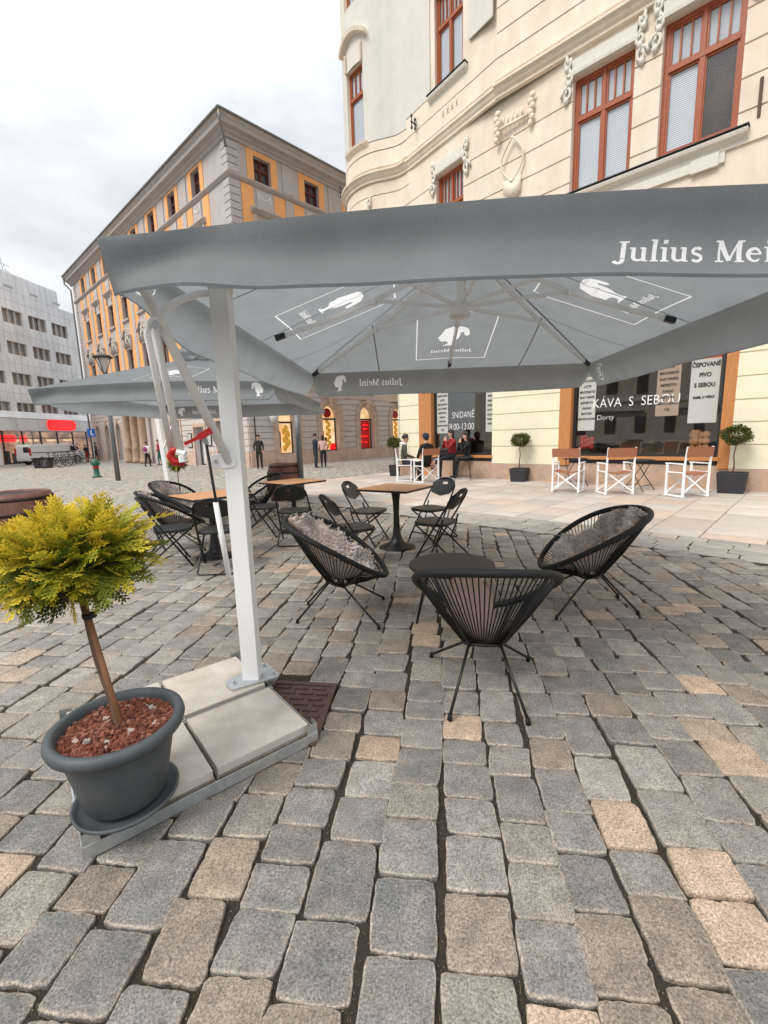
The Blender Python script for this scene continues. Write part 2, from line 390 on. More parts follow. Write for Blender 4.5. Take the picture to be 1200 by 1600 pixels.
# ------------------------------------------------------------------ ground
FA = Vector((5.086, 12.968, 0)); FT = Vector((.717, -.697, 0)); FN = Vector((-.697, -.717, 0))   # cafe facade: origin, along, outward
def to_sn(x, y): dx, dy = x-FA.x, y-FA.y; return dx*FT.x+dy*FT.y, dx*FN.x+dy*FN.y
def SNp(s, n, z=0): q = FA+FT*s+FN*n; return Vector((q.x, q.y, z))
PAL = np.array([(.145, .147, .142), (.185, .182, .172), (.222, .212, .195), (.255, .232, .202), (.225, .187, .15), (.30, .285, .255), (.42, .315, .235), (.34, .27, .21)])
PALW = np.array([.15, .21, .22, .15, .12, .07, .045, .035])
SLP = np.array([(.45, .375, .325), (.48, .425, .375), (.49, .39, .32), (.42, .38, .34), (.49, .44, .39)])
SLW = np.array([.3, .25, .12, .13, .2])

class Stones:
    def __init__(s): s.V = []; s.F = []; s.C = []; s.n = 0
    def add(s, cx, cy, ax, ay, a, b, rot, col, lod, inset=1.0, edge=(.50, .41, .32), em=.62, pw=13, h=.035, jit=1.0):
        n = (40, 16, 8)[lod]
        th = np.linspace(0, 2*PI, n, endpoint=False)+(PI/n)
        for q_ in (math.atan2(b, a), PI-math.atan2(b, a), PI+math.atan2(b, a), 2*PI-math.atan2(b, a)):
            k_ = int(np.argmin(np.abs(th-q_))); th[k_] = q_
        c, sn = np.cos(th), np.sin(th)
        if lod < 2:
            r = (np.abs(c/a)**pw+np.abs(sn/b)**pw)**(-1/pw)
            k1, k2, k3 = rng.uniform(0, 2*PI, 3)
            r = r*(1+jit*(.010*np.sin(2*th+k1)+.010*np.sin(3*th+k2)+.007*np.sin(5*th+k3)))+rng.normal(0, .0013*jit, n)+np.where(rng.random(n) < .04, -rng.uniform(0, .006), 0)*jit
        else:
            r = (np.abs(c/a)**8+np.abs(sn/b)**8)**(-1/8)
        rings = {0: [(0, -h), (0, -.009), (.0012, -.0035), (.004, -.0010), (.010, .0004), (.045, .0012)], 1: [(0, -h), (0, -.008), (.006, -.001), (.028, .0016)], 2: [(0, -h), (.003, -.007), (.014, .001)]}[lod]
        sk = rng.normal(0, .05*jit)
        tz = rng.normal(0, .0035*jit); tx, ty = rng.normal(0, .012*jit, 2)
        vs, cs = [], []
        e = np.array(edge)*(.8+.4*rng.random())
        for i, (d, z) in enumerate(rings):
            q = np.maximum(r-d*inset, .01); x = q*c; y = q*sn; x = x+sk*y
            zz = z+tz+tx*x+ty*y+(rng.normal(0, .0011, n) if lod == 0 and i > 1 else 0)
            vs.append(np.stack([cx+ax[0]*x+ay[0]*y, cy+ax[1]*x+ay[1]*y, zz+0*x], 1))
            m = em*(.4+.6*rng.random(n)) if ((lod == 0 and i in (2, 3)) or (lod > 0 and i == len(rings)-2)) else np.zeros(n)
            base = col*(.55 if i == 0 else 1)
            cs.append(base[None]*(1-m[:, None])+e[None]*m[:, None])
        vs.append(np.array([[cx, cy, rings[-1][1]+tz+.001]])); cs.append(col[None])
        o = s.n; k = len(rings)
        for i in range(k-1):
            for j in range(n):
                l = (j+1) % n; s.F.append((o+i*n+j, o+i*n+l, o+(i+1)*n+l, o+(i+1)*n+j))
        for j in range(n): s.F.append((o+(k-1)*n+j, o+(k-1)*n+(j+1) % n, o+k*n))
        s.V.append(np.concatenate(vs)); s.C.append(np.concatenate(cs)); s.n += k*n+1
    def build(s, name, m):
        b = MB(); V = np.concatenate(s.V); b.v = V.tolist(); b.f = s.F; b.m = [0]*len(s.F)
        C = np.concatenate(s.C); C = np.concatenate([C, np.ones((len(C), 1))], 1)
        o = b.build(name, m, smooth=True, cols=C); return struct(o)

BAND0, BAND1 = 5.75, 6.7
SLAB_LEFT = -7.2
def grate_uv(x, y):
    g0, g1, g2 = G(430, 1067), G(527, 1072), G(493, 1168); a, c = g1-g0, g2-g1; D = a.x*c.y-a.y*c.x; dx, dy = x-g0.x, y-g0.y
    u, v = (dx*c.y-dy*c.x)/D, (a.x*dy-a.y*dx)/D; return -.12 < u < 1.08 and -.1 < v < 1.0
def grow():
    st = Stones(); az = R(8); A = np.array([math.sin(az), math.cos(az)]); Cc = np.array([math.cos(az), -math.sin(az)])
    u = -34.0
    while u < 24:
        w = rng.uniform(.182, .226); v = -1.0+rng.uniform(0, .25); ph = rng.uniform(0, 9)
        while v < 27:
            ln = rng.uniform(.155, .235) if rng.random() > .10 else rng.uniform(.25, .33)
            uu, vv = u+w/2, v+ln/2
            wx = .05*math.sin(vv*.9+uu*.35)+.012*math.sin(vv*3.1+ph); wy = .06*math.sin(uu*.8+1)
            rot = .045*math.cos(vv*.9+uu*.35)
            bend = 0.0
            if uu < -.4: bend = -.022*min((-.4-uu), 6)**1.35*0
            p = Cc*(uu+wx)+A*(vv+wy)
            v += ln
            x, y = p
            if y < .35 or abs(x) > .98*y+2.2: continue
            s_, n_ = to_sn(x, y)
            if s_ > SLAB_LEFT-.1 and n_ < BAND1+.05: continue
            if grate_uv(x, y): continue
            d = math.hypot(x, y)
            lod = 0 if d < 4.2 else (1 if d < 9 else 2)
            col = PAL[rng.choice(8, p=PALW)]*(.86+.28*rng.random())
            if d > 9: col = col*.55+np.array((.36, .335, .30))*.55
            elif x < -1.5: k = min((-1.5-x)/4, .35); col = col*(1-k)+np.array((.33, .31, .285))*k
            ca, sa = math.cos(rot), math.sin(rot)
            ax = Cc*ca+A*sa; ay = A*ca-Cc*sa
            gap = .0085 if d < 3.2 else (.0115 if d < 9 else .013)
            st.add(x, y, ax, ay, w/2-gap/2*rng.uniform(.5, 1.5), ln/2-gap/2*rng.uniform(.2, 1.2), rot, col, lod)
        u += w
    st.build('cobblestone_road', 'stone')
    # border band: rows of pale setts parallel to the facade
    sb = Stones(); ax = np.array(FT[:2]); ay = np.array(FN[:2])
    n = BAND0
    for wd in (.24, .24, .23, .23):
        s_ = SLAB_LEFT+rng.uniform(0, .3)
        while s_ < 13:
            ln = rng.uniform(.26, .5)
            c = SNp(s_+ln/2, n+wd/2); s_ += ln
            col = PAL[rng.choice(8, p=PALW)]*.4+np.array((.38, .34, .30))*.6*(.85+.3*rng.random())
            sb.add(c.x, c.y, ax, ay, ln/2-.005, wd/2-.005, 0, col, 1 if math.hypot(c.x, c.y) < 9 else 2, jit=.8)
        n += wd
    s_ = SLAB_LEFT
    while s_ < 13:
        w = rng.uniform(.6, .78); n = -1.4 - rng.uniform(0, .6)
        while n < BAND0-.02:
            ln = rng.uniform(.45, 1.0)
            if n+ln > BAND0-.3: ln = BAND0-n
            c = SNp(s_+w/2, n+ln/2); n += ln
            col = SLP[rng.choice(5, p=SLW)]*(.88+.22*rng.random())
            sb.add(c.x, c.y, ax, ay, w/2-.004, ln/2-.004, 0, col, 1, inset=.35, em=.12, pw=90, jit=.05, edge=(.3, .25, .2))
        s_ += w
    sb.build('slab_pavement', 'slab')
grow()
b = MB(); b.add([(-160, -30, -.015), (160, -30, -.015), (160, 26, -.015), (-160, 26, -.015)], [(0, 1, 2, 3)])
struct(b.build('ground', 'joint'))
def far_mat():
    m = mat('distant_setts', (.4, .38, .35), .8, var=.12, vs=.6); n = m.node_tree; L = n.links
    bt = n.nodes.new('ShaderNodeTexBrick'); bt.inputs['Scale'].default_value = 4.2; bt.inputs['Mortar Size'].default_value = .03
    bt.inputs['Color1'].default_value = (.40, .37, .335, 1); bt.inputs['Color2'].default_value = (.30, .285, .27, 1); bt.inputs['Mortar'].default_value = (.13, .115, .10, 1)
    t = n.nodes.new('ShaderNodeTexCoord'); mm = n.nodes.new('ShaderNodeMapping'); mm.inputs['Rotation'].default_value = (0, 0, R(-35)); L.new(t.outputs['Object'], mm.inputs[0]); L.new(mm.outputs[0], bt.inputs[0])
    L.new(bt.outputs[0], n.nodes['Principled BSDF'].inputs['Base Color']); return m
M['far'] = far_mat()
b = MB(); b.add([(-160, 25.5, -.006), (160, 25.5, -.006), (160, 400, -.006), (-160, 400, -.006)], [(0, 1, 2, 3)])
b.add([(-160, -30, -.011), (-24, -30, -.011), (-24, 25.5, -.007), (-160, 25.5, -.007)], [(0, 1, 2, 3)])
struct(b.build('distant_square', 'far'))
# moss and dry grass in the joints
def joint_moss():
    b = MB(); cols = []
    az = R(8)
    for i in range(30000):
        y = rng.uniform(.7, 5.6); x = rng.uniform(-.9*y-.3, .9*y+.3)
        if rng.random() > 1.6/(y+.6): continue
        n = 0
        if rng.random() < .35:                              # sand and grit
            g_ = rng.uniform(.0012, .0035); b.add([(x-g_, y-g_, -.016), (x+g_, y-g_, -.016), (x, y+g_, -.016), (x, y, -.011)], [(0, 1, 3), (1, 2, 3), (2, 0, 3)]); c = rng.uniform(.12, .42); cols += [(c, c*.85, c*.7, 1)]*4; continue
        for k in range(rng.integers(2, 6)):
            a = rng.uniform(0, 2*PI); l = rng.uniform(.005, .018); px, py = x+rng.normal(0, .012), y+rng.normal(0, .012)
            w = .0012; hz = rng.uniform(.002, .012)
            b.add([(px-w, py, -.016), (px+w, py, -.016), (px+l*math.cos(a), py+l*math.sin(a), -.013+hz*.95)], [(0, 1, 2)])
            c = (.10, .085, .03) if rng.random() < .6 else (.06, .08, .02)
            if rng.random() < .2: c = (.22, .15, .08)
            cols += [(*c, 1)]*3
    o = b.build('joint_moss', 'leafd', cols=cols); o['kind'] = 'stuff'
joint_moss()

# ------------------------------------------------------------------ facade helpers (M: (s, d, z) -> local point; d = outward)
def Mfront(s, d, z): return (s, -d, z)
def Mside(s, d, z): return (-d, s, z)
def wall(b, T, s0, s1, z0, z1, holes=(), d=0.0, depth=.3, mi=0, rmi=None, arches=()):
    """front face with rectangular holes and their reveals; arches: holes whose top is a round arch"""
    H = list(holes)+[(a, c, e, f) for a, c, e, f in arches]
    ss = sorted({s0, s1, *[min(max(h[0], s0), s1) for h in H], *[min(max(h[1], s0), s1) for h in H]})
    zs = sorted({z0, z1, *[min(max(h[2], z0), z1) for h in H], *[min(max(h[3], z0), z1) for h in H]})
    for i in range(len(ss)-1):
        for j in range(len(zs)-1):
            cs, cz = (ss[i]+ss[i+1])/2, (zs[j]+zs[j+1])/2
            if any(h[0] < cs < h[1] and h[2] < cz < h[3] for h in H): continue
            b.add([T(ss[i], d, zs[j]), T(ss[i+1], d, zs[j]), T(ss[i+1], d, zs[j+1]), T(ss[i], d, zs[j+1])], [(0, 1, 2, 3)], mi)
    rm = mi if rmi is None else rmi
    for h in holes:
        a, c, e, f = h; q = [(a, e), (c, e), (c, f), (a, f)]
        for k in range(4):
            p, r_ = q[k], q[(k+1) % 4]
            b.add([T(p[0], d, p[1]), T(r_[0], d, r_[1]), T(r_[0], d-depth, r_[1]), T(p[0], d-depth, p[1])], [(0, 1, 2, 3)], rm)
    for a, c, e, f in arches:
        rr = (c-a)/2; cx = (a+c)/2; zc = f-rr; n = 14
        arc = [(cx-rr*math.cos(PI*i/n), zc+rr*math.sin(PI*i/n)) for i in range(n+1)]
        for i in range(n):
            p, q = arc[i], arc[i+1]
            b.add([T(p[0], d, p[1]), T(q[0], d, q[1]), T(q[0], d, f), T(p[0], d, f)], [(0, 1, 2, 3)], mi)
        path = [(a, e)]+arc+[(c, e), (a, e)]
        for i in range(len(path)-1):
            p, q = path[i], path[i+1]
            b.add([T(p[0], d, p[1]), T(q[0], d, q[1]), T(q[0], d-depth, q[1]), T(p[0], d-depth, p[1])], [(0, 1, 2, 3)], rm)
def tb(b, T, s0, s1, d0, d1, z0, z1, mi=0):
    vs = [T(s, d, z) for z in (z0, z1) for s, d in ((s0, d0), (s1, d0), (s1, d1), (s0, d1))]
    return b.add(vs, [(3, 2, 1, 0), (4, 5, 6, 7), (0, 1, 5, 4), (1, 2, 6, 5), (2, 3, 7, 6), (3, 0, 4, 7)], mi)
def courses(b, T, s0, s1, zs, holes=(), d0=0, d1=.035, gap=.014, mi=0, arches=()):
    """rustication: every course a proud slab with a groove between"""
    for i in range(len(zs)-1):
        z0, z1 = zs[i]+gap, zs[i+1]-gap
        cuts = []
        for h in holes:
            if h[2] < z1 and h[3] > z0: cuts.append((h[0], h[1], z0, z1, h[2], h[3]))
        for h in arches:
            rr = (h[1]-h[0])/2; cx = (h[0]+h[1])/2; zc = h[3]-rr; zm = z0
            if h[2] < z1 and h[3] > z0:
                hw = rr if zm < zc else math.sqrt(max(rr*rr-(zm-zc)**2, 0))
                cuts.append((cx-hw, cx+hw, 0, 0, h[2], h[3]))
        segs = [(s0, s1)]
        for c in cuts:
            ns = []
            for a, e in segs:
                if c[1] <= a or c[0] >= e: ns.append((a, e)); continue
                if c[0] > a: ns.append((a, c[0]))
                if c[1] < e: ns.append((c[1], e))
            segs = ns
        for a, e in segs:
            if e-a > .02: tb(b, T, a, e, d0, d1, z0, z1, mi)
        for h in holes:                                     # slivers above and below a hole within the course
            a, e = max(h[0], s0), min(h[1], s1)
            if h[2] < z1 and h[3] > z0 and e > a:
                if h[3] < z1-.02: tb(b, T, a, e, d0, d1, h[3], z1, mi)
                if h[2] > z0+.02: tb(b, T, a, e, d0, d1, z0, h[2], mi)
def profile(b, T, s0, s1, prof, mi=0, mitre=False):
    """a moulding: prof = [(d, z)...] swept along s"""
    n = len(prof); vs = [T(s0-(d if mitre else 0), d, z) for d, z in prof]+[T(s1, d, z) for d, z in prof]
    b.add(vs, [(i, i+1, n+i+1, n+i) for i in range(n-1)]+[tuple(range(n)), tuple(range(n, 2*n))[::-1]], mi)
def window(parent, T, s0, s1, z0, z1, fm, d=-.12, fw=.09, tr=.34, mull=1, top_m=2, pane='blind', bw=.035, pane2=None, topbar=True, pd=.03):
    """frame mesh with transom, mullion and upper glazing bars; panes as children"""
    b = MB(); D0, D1 = d-.06, d
    tb(b, T, s0, s0+fw, D0, D1, z0, z1); tb(b, T, s1-fw, s1, D0, D1, z0, z1)
    tb(b, T, s0+fw, s1-fw, D0, D1, z0, z0+fw); tb(b, T, s0+fw, s1-fw, D0, D1, z1-fw, z1)
    zt = z1-(z1-z0)*tr
    if tr: tb(b, T, s0+fw, s1-fw, D0, D1+.02, zt-.05, zt+.05)
    cx = (s0+s1)/2
    if mull:
        tb(b, T, cx-.05, cx+.05, D0, D1+.012, z0+fw, (zt-.05) if tr else z1-fw)
        if tr: tb(b, T, cx-.035, cx+.035, D0, D1+.012, zt+.05, z1-fw)
    halves = [(s0+fw, cx-.035), (cx+.035, s1-fw)] if mull else [(s0+fw, s1-fw)]
    for a, c in halves:                                     # casement frames
        for z_0, z_1 in (((z0+fw, zt-.05), (zt+.05, z1-fw)) if tr else ((z0+fw, z1-fw),)):
            w = .045
            tb(b, T, a, a+w, D0-.005, D1-.02, z_0, z_1); tb(b, T, c-w, c, D0-.005, D1-.02, z_0, z_1)
            tb(b, T, a+w, c-w, D0-.005, D1-.02, z_0, z_0+w); tb(b, T, a+w, c-w, D0-.005, D1-.02, z_1-w, z_1)
        if tr and top_m:
            for i in range(top_m):
                x = a+(c-a)*(i+1)/(top_m+1); tb(b, T, x-bw/2, x+bw/2, D0, D1-.01, zt+.095, z1-fw-.045)
    w = b.build('window', fm, parent)
    p = MB(); p.add([T(s0+fw, d-.05, z0+fw), T(s1-fw, d-.05, z0+fw), T(s1-fw, d-.05, z1-fw), T(s0+fw, d-.05, z1-fw)], [(0, 1, 2, 3)])
    if pane == 'blind':
        g = p.build('pane', 'glass', w)
        q = MB(); nz_ = int((z1-z0)/.045)
        a, c = s0+fw, s1-fw
        if pane2: cc = cx
        for i in range(nz_):
            z = z0+fw+(z1-z0-2*fw)*i/nz_; hh = (z1-z0-2*fw)/nz_
            q.add([T(a, d-.075, z), T(cx if pane2 else c, d-.075, z), T(cx if pane2 else c, d-.09, z+hh*.98), T(a, d-.09, z+hh*.98)], [(0, 1, 2, 3)])
            if pane2 and i < nz_:
                if z > zt: q.add([T(cx, d-.075, z), T(c, d-.075, z), T(c, d-.09, z+hh*.98), T(cx, d-.09, z+hh*.98)], [(0, 1, 2, 3)])
                else: q.add([T(cx, d-.07, z), T(c, d-.07, z), T(c, d-.10, z+hh*.3), T(cx, d-.10, z+hh*.3)], [(0, 1, 2, 3)])
        q.build('blind', 'blind', w)
        r_ = MB(); r_.add([T(s0, d-.3, z0), T(s1, d-.3, z0), T(s1, d-.3, z1), T(s0, d-.3, z1)], [(0, 1, 2, 3)]); r_.build('room_lining', 'interior', w)
    else: p.build('pane', pane, w)
    return w
def scroll(b, T, s, z, h, d=.0, sg=1, mi=0, r=.045):
    """leafy scroll ornament"""
    for k in range(3):
        z_ = z+h*(k+.5)/3; rr = h/7*(1.15-.2*k)
        pts = []
        for i in range(15):
            a = i/14*4.4*PI*.6+k*1.2; q = rr*(1-.06*i)
            pts.append(T(s+sg*(q*math.cos(a)*.8+.02*(-1)**k*h), d+.05+.012*i/3, z_+q*math.sin(a)*1.2))
        b.tube(pts, [r*(1-.03*i) for i in range(15)], 6, mi)
        b.blob((0, 0, 0), (r*1.5, r*1.4, r*1.9), mi, lambda x, y, zz, _z=z_, _k=k: T(s+sg*(x+.03*(-1)**_k), d+.07+y, _z+zz-h*.12))
    b.tube([T(s+sg*.05*math.sin(i*.9), d+.05, z+h*i/9) for i in range(10)], r*.9, 6, mi)
def garland(b, T, s, z, w, mi=0, r=.03, sag=.25):
    pts = [T(s-w/2+w*i/10, .05, z-sag*math.sin(PI*i/10)) for i in range(11)]
    b.tube(pts, [r*(.7+.8*math.sin(PI*i/10)) for i in range(11)], 6, mi)
    for q in (-1, 1): b.tube([T(s+q*w/2, .05, z+.05-i*.09) for i in range(5)], [r, r*1.3, r*.9, r*1.2, r*.6], 6, mi)

# ------------------------------------------------------------------ cream corner building with the cafe
CB = thing('corner_building', 'cream Art Nouveau corner building with round oriel and cafe windows, beside the parasol', 'building', FA, math.atan2(FT.y, FT.x))
T = Mfront
GR = [.49, 1.04, 1.54, 2.03, 2.53, 3.03, 3.53, 4.03]
shop_l = (-5.17, -2.17, .0, 3.6); shop_r = (-.02, 3.93, .0, 3.6)
b = MB(); wall(b, T, -6.1, 14, 0, 4.6, [shop_l, shop_r], depth=.42)
courses(b, T, -6.1, 14, GR, [shop_l, shop_r], 0, .03, .012)
# side of the ground floor beyond the corner
b.add([(-6.1, 0, 0), (-6.75, .65, 0), (-6.75, .65, 4.6), (-6.1, 0, 4.6)], [(0, 1, 2, 3)], 1)
for i in range(len(GR)-1):
    b.add([(-6.12, -.02, GR[i]+.012), (-6.77, .63, GR[i]+.012), (-6.77, .63, GR[i+1]-.012), (-6.12, -.02, GR[i+1]-.012)], [(0, 1, 2, 3)], 1)
b.add([(-6.75, .65, 0), (-6.9, 14, 0), (-6.9, 14, 4.6), (-6.75, .65, 4.6)], [(0, 1, 2, 3)], 1)
b.add([(-6.9, 14, 0), (14, 14, 0), (14, 14, 23), (-6.9, 14, 23)], [(0, 1, 2, 3)], 1)
b.build('ground_floor_wall', ['yellow', 'stucco'], CB)
b = MB()
for a, c in ((-6.13, -5.17), (-2.17, -.02), (3.93, 14)): tb(b, T, a, c, 0, .055, -.03, .49)
for a, c in ((-5.17, -2.17), (-.02, 3.93)): tb(b, T, a, c, -.30, -.02, -.03, .56)
b.build_pieces('plinth', 'plinth', CB, bevel=.012)

# upper walls: shallow straight wall, then the round oriel
ZB = [4.6+.62*i for i in range(0, 31)]
W1 = (2.03, 3.52, 7.58, 10.3); W2 = (.04, 1.47, 7.52, 10.2)
W3 = (-4.64, -3.40, 7.0, 9.88); W4 = (-4.70, -3.46, 12.36, 15.05)
def TU(s, d, z): return (s, -d+max(0, -2.15-s)*.19, z)
Wx = [(5.1, 6.5, 7.58, 10.2), (2.1, 3.5, 12.2, 14.9), (.1, 1.45, 12.2, 14.9)]
hs = [W1, W2, W3, W4]+Wx+[(2.1, 3.5, 16.8, 19.4), (.1, 1.45, 16.8, 19.4), (-4.7, -3.46, 16.8, 19.4)]
b = MB(); wall(b, TU, -6.14, 14, 4.6, 23, hs, depth=.22)
zz = [4.6, 5.25, 5.9, 6.55, 7.2, 7.82, 8.44, 9.06, 9.68, 10.3, 10.72]
courses(b, TU, -6.14, 14, zz, hs, 0, .05, .019)
zz2 = [11.2, 11.75, 12.35, 12.95, 13.6, 14.25, 14.9, 15.5, 16.1]
courses(b, TU, -2.15, 14, zz2, hs, 0, .05, .019)
courses(b, TU, -6.14, -2.15, [11.2, 11.75, 12.35], [W4], 0, .05, .019)
b.build('upper_wall', 'cream', CB)
b = MB()                                                    # smooth pale grey render field of the second floor
for a, c, z0, z1 in ((-6.14, -4.9, 12.38, 23), (-3.2, -2.3, 12.9, 23), (-4.9, -3.2, 15.2, 23)): tb(b, TU, a, c, 0, .045, z0, z1)
b.build_pieces('render_field', 'grey_plaster', CB)
OC = (-8.1, 2.2); OR = 1.92
_op = [(-6.12, .755), (-6.32, .785), (-6.52, .78), (-6.72, .735)]+[(OC[0]+OR*math.cos(R(-58-k*2)), OC[1]+OR*math.sin(R(-58-k*2))) for k in range(88)]
_ol = [0.0]
for k in range(1, len(_op)): _ol.append(_ol[-1]+math.hypot(_op[k][0]-_op[k-1][0], _op[k][1]-_op[k-1][1]))
_on = []
for k in range(len(_op)):
    a, c = _op[max(k-1, 0)], _op[min(k+1, len(_op)-1)]; dx, dy = c[0]-a[0], c[1]-a[1]; l = math.hypot(dx, dy); _on.append((-dy/l*-1*-1, dx/l))
def opath(s):
    t = min(max(s, 0), 1)*_ol[-1]; k = 0
    while k < len(_ol)-2 and _ol[k+1] < t: k += 1
    f = (t-_ol[k])/max(_ol[k+1]-_ol[k], 1e-9); return [(_op[k][j]*(1-f)+_op[k+1][j]*f) for j in (0, 1)], [(_on[k][j]*(1-f)+_on[k+1][j]*f) for j in (0, 1)]
def To(s, d, z): p, n = opath(s); return (p[0]+n[0]*d, p[1]+n[1]*d, z)   # s 0..1 around the oriel, right to left
b = MB()
HW = .47/_ol[-1]                                                   # half width of an oriel window in s
SW = (_ol[4]+OR*R(37))/_ol[-1]                                                    # place of the visible oriel windows
ow = [(SW-HW, SW+HW, 7.2, 9.8), (SW-HW, SW+HW, 12.2, 14.85), (SW-HW, SW+HW, 16.8, 19.3), (SW+.3-HW, SW+.3+HW, 7.2, 9.8), (SW+.3-HW, SW+.3+HW, 12.2, 14.85)]
def seg_wall(b, s0, s1, z0, z1, d, holes, mi=0, n=60):
    for i in range(n):
        a, c = s0+(s1-s0)*i/n, s0+(s1-s0)*(i+1)/n; m = (a+c)/2
        zs_ = [z0, z1]; hh = [h for h in holes if h[0] < m < h[1] and h[2] < z1 and h[3] > z0]
        spans = [(z0, z1)]
        for h in hh:
            ns = []
            for p, q in spans:
                if h[2] > p: ns.append((p, min(h[2], q)))
                if h[3] < q: ns.append((max(h[3], p), q))
            spans = ns
        for p, q in spans:
            if q > p: b.add([To(a, d, p), To(c, d, p), To(c, d, q), To(a, d, q)], [(0, 1, 2, 3)], mi)
seg_wall(b, 0, 1, 4.2, 23, 0, ow, 0, 96)
for i in range(len(zz)-1): seg_wall(b, 0, 1, zz[i]+.013, zz[i+1]-.013, .035, ow, 0, 96)
for z0, z1 in ((11.2, 11.75), (11.76, 12.1)): seg_wall(b, 0, 1, z0+.013, z1-.013, .035, ow, 0, 96)
seg_wall(b, 0, 1, 12.12, 23, .03, ow, 1, 96)
for i in range(6):                                          # corbelled foot
    f0, f1 = i/6, (i+1)/6
    for k in range(40):
        a, c = k/40, (k+1)/40; d0, d1 = -OR*.75*(1-f0)**2, -OR*.75*(1-f1)**2
        b.add([To(a, d0, 2.9+1.3*f0), To(c, d0, 2.9+1.3*f0), To(c, d1, 2.9+1.3*f1), To(a, d1, 2.9+1.3*f1)], [(0, 1, 2, 3)])
b.add([(-9.6, 3.3, 4.2), (-9.4, 14, 4.2), (-9.4, 14, 23), (-9.6, 3.3, 23)], [(0, 1, 2, 3)])
b.add([(-9.4, 14, 0), (-9.4, 14, 23), (-6.9, 14, 23), (-6.9, 14, 0)], [(0, 1, 2, 3)])
b.add([(-2.15, 0, 4.6), (-6.14, .75, 4.6), (-6.1, 3, 4.6), (-2.15, 3, 4.6)], [(0, 1, 2, 3)]); b.add([(-2.15, 0, 4.601), (-6.1, 0, 4.601), (-6.1, .76, 4.601)], [(0, 1, 2)]); b.add([(-6.1, .7, 4.2), (-6.1, 3, 4.2), (-9.4, 14, 4.2), (-9.9, 2.4, 4.2), (-8, .4, 4.2), (-7, .6, 4.2)], [(0, 1, 2, 3, 4, 5)])
b.add([(-9.4, 14, 23), (-9.6, 1.5, 23), (-8, .05, 23), (-5.9, 0, 23), (14, 0, 23), (14, 14, 23)], [(0, 1, 2, 3, 4, 5)])
for h in ow:                                                # oriel window reveals
    for s_ in (h[0], h[1]): b.add([To(s_, .035, h[2]), To(s_, -.25, h[2]), To(s_, -.25, h[3]), To(s_, .035, h[3])], [(0, 1, 2, 3)])
    for z_ in (h[2], h[3]): b.add([To(h[0], .035, z_), To(h[1], .035, z_), To(h[1], -.25, z_), To(h[0], -.25, z_)], [(0, 1, 2, 3)])
b.build('oriel_wall', ['cream', 'grey_plaster'], CB)
# cornice band between the floors, straight and around the oriel
CP = [(0, 10.72), (.10, 10.74), (.10, 10.80), (.16, 10.86), (.20, 10.95), (.26, 10.97), (.26, 11.03), (.12, 11.06), (.10, 11.14), (.14, 11.16), (.14, 11.20), (0, 11.22)]
b = MB(); profile(b, T, -2.14, 14, CP); profile(b, TU, -6.13, -2.14, [(d*.7, z) for d, z in CP])
for i in range(60): profile(b, To, i/60, (i+1)/60, CP)
b.build('string_cornice', 'cream', CB)
b = MB()
for z0 in (23.0,):
    profile(b, TU, -6.14, 14, [(0, 22.3), (.2, 22.4), (.3, 22.7), (.6, 22.9), (.6, 23.1), (0, 23.2)])
    for i in range(60): profile(b, To, i/60, (i+1)/60, [(0, 22.3), (.2, 22.4), (.3, 22.7), (.5, 22.9), (.5, 23.1), (0, 23.2)])
b.build('eaves_cornice', 'stucco', CB)
window(CB, T, *W1, 'redwood', pane2=True, fw=.1)
for w_ in [W2, W3, W4]+Wx+[(2.1, 3.5, 16.8, 19.4), (.1, 1.45, 16.8, 19.4), (-4.7, -3.46, 16.8, 19.4)]: window(CB, TU, *w_, 'redwood', fw=.09)
for h in ow:                                                # flat window unit set in the oriel
    (cx, cy), nn_ = opath((h[0]+h[1])/2); th = math.atan2(nn_[1], nn_[0]); hw = .5*(h[1]-h[0])*_ol[-1]*.99
    ux, uy = -math.sin(th), math.cos(th)
    def Tw(s, d, z, cx=cx, cy=cy, ux=ux, uy=uy, th=th): return (cx+ux*s+math.cos(th)*d, cy+uy*s+math.sin(th)*d, z)
    window(CB, Tw, -hw, hw, h[2], h[3], 'redwood', d=-.14, mull=0, fw=.07)
def sill(a, c, z, T=T, d=.2, name='window_sill', lead=True):
    b = MB(); profile(b, T, a, c, [(0, z-.26), (.05, z-.25), (.06, z-.17), (.12, z-.13), (d-.02, z-.10), (d, z-.05), (d, z-.015), (0, z+.01)])
    o = b.build(name, 'stucco', CB)
    q = MB(); tb(q, T, a-.02, c+.02, -.05, d+.03, z+.012, z+.03); q.build('sill_flashing', 'darkmetal', o)
sill(-.1, 3.72, 7.48); sill(-4.92, -3.24, 12.31, TU); sill(-4.85, -3.2, 6.9, TU)
b = MB(); profile(b, T, .7, 3.35, [(0, 7.0), (.07, 7.0), (.07, 7.2), (0, 7.2)]); tb(b, T, 2.75, 3.25, .04, .11, 6.96, 7.22); tb(b, T, -.1, .5, .04, .11, 6.96, 7.22); b.build_pieces('apron_panel', 'stucco', CB)
for h in ow[:2]:
    b = MB(); a, c = h[0]-.02, h[1]+.02
    for i in range(10): profile(b, To, a+(c-a)*i/10, a+(c-a)*(i+1)/10, [(0, h[2]-.26), (.06, h[2]-.2), (.16, h[2]-.1), (.18, h[2]-.03), (0, h[2])])
    b.build_pieces('window_sill', 'cream', CB)
b = MB(); h = ow[1]; a, c = h[0]-.035, h[1]+.035            # arched hood above the upper oriel window
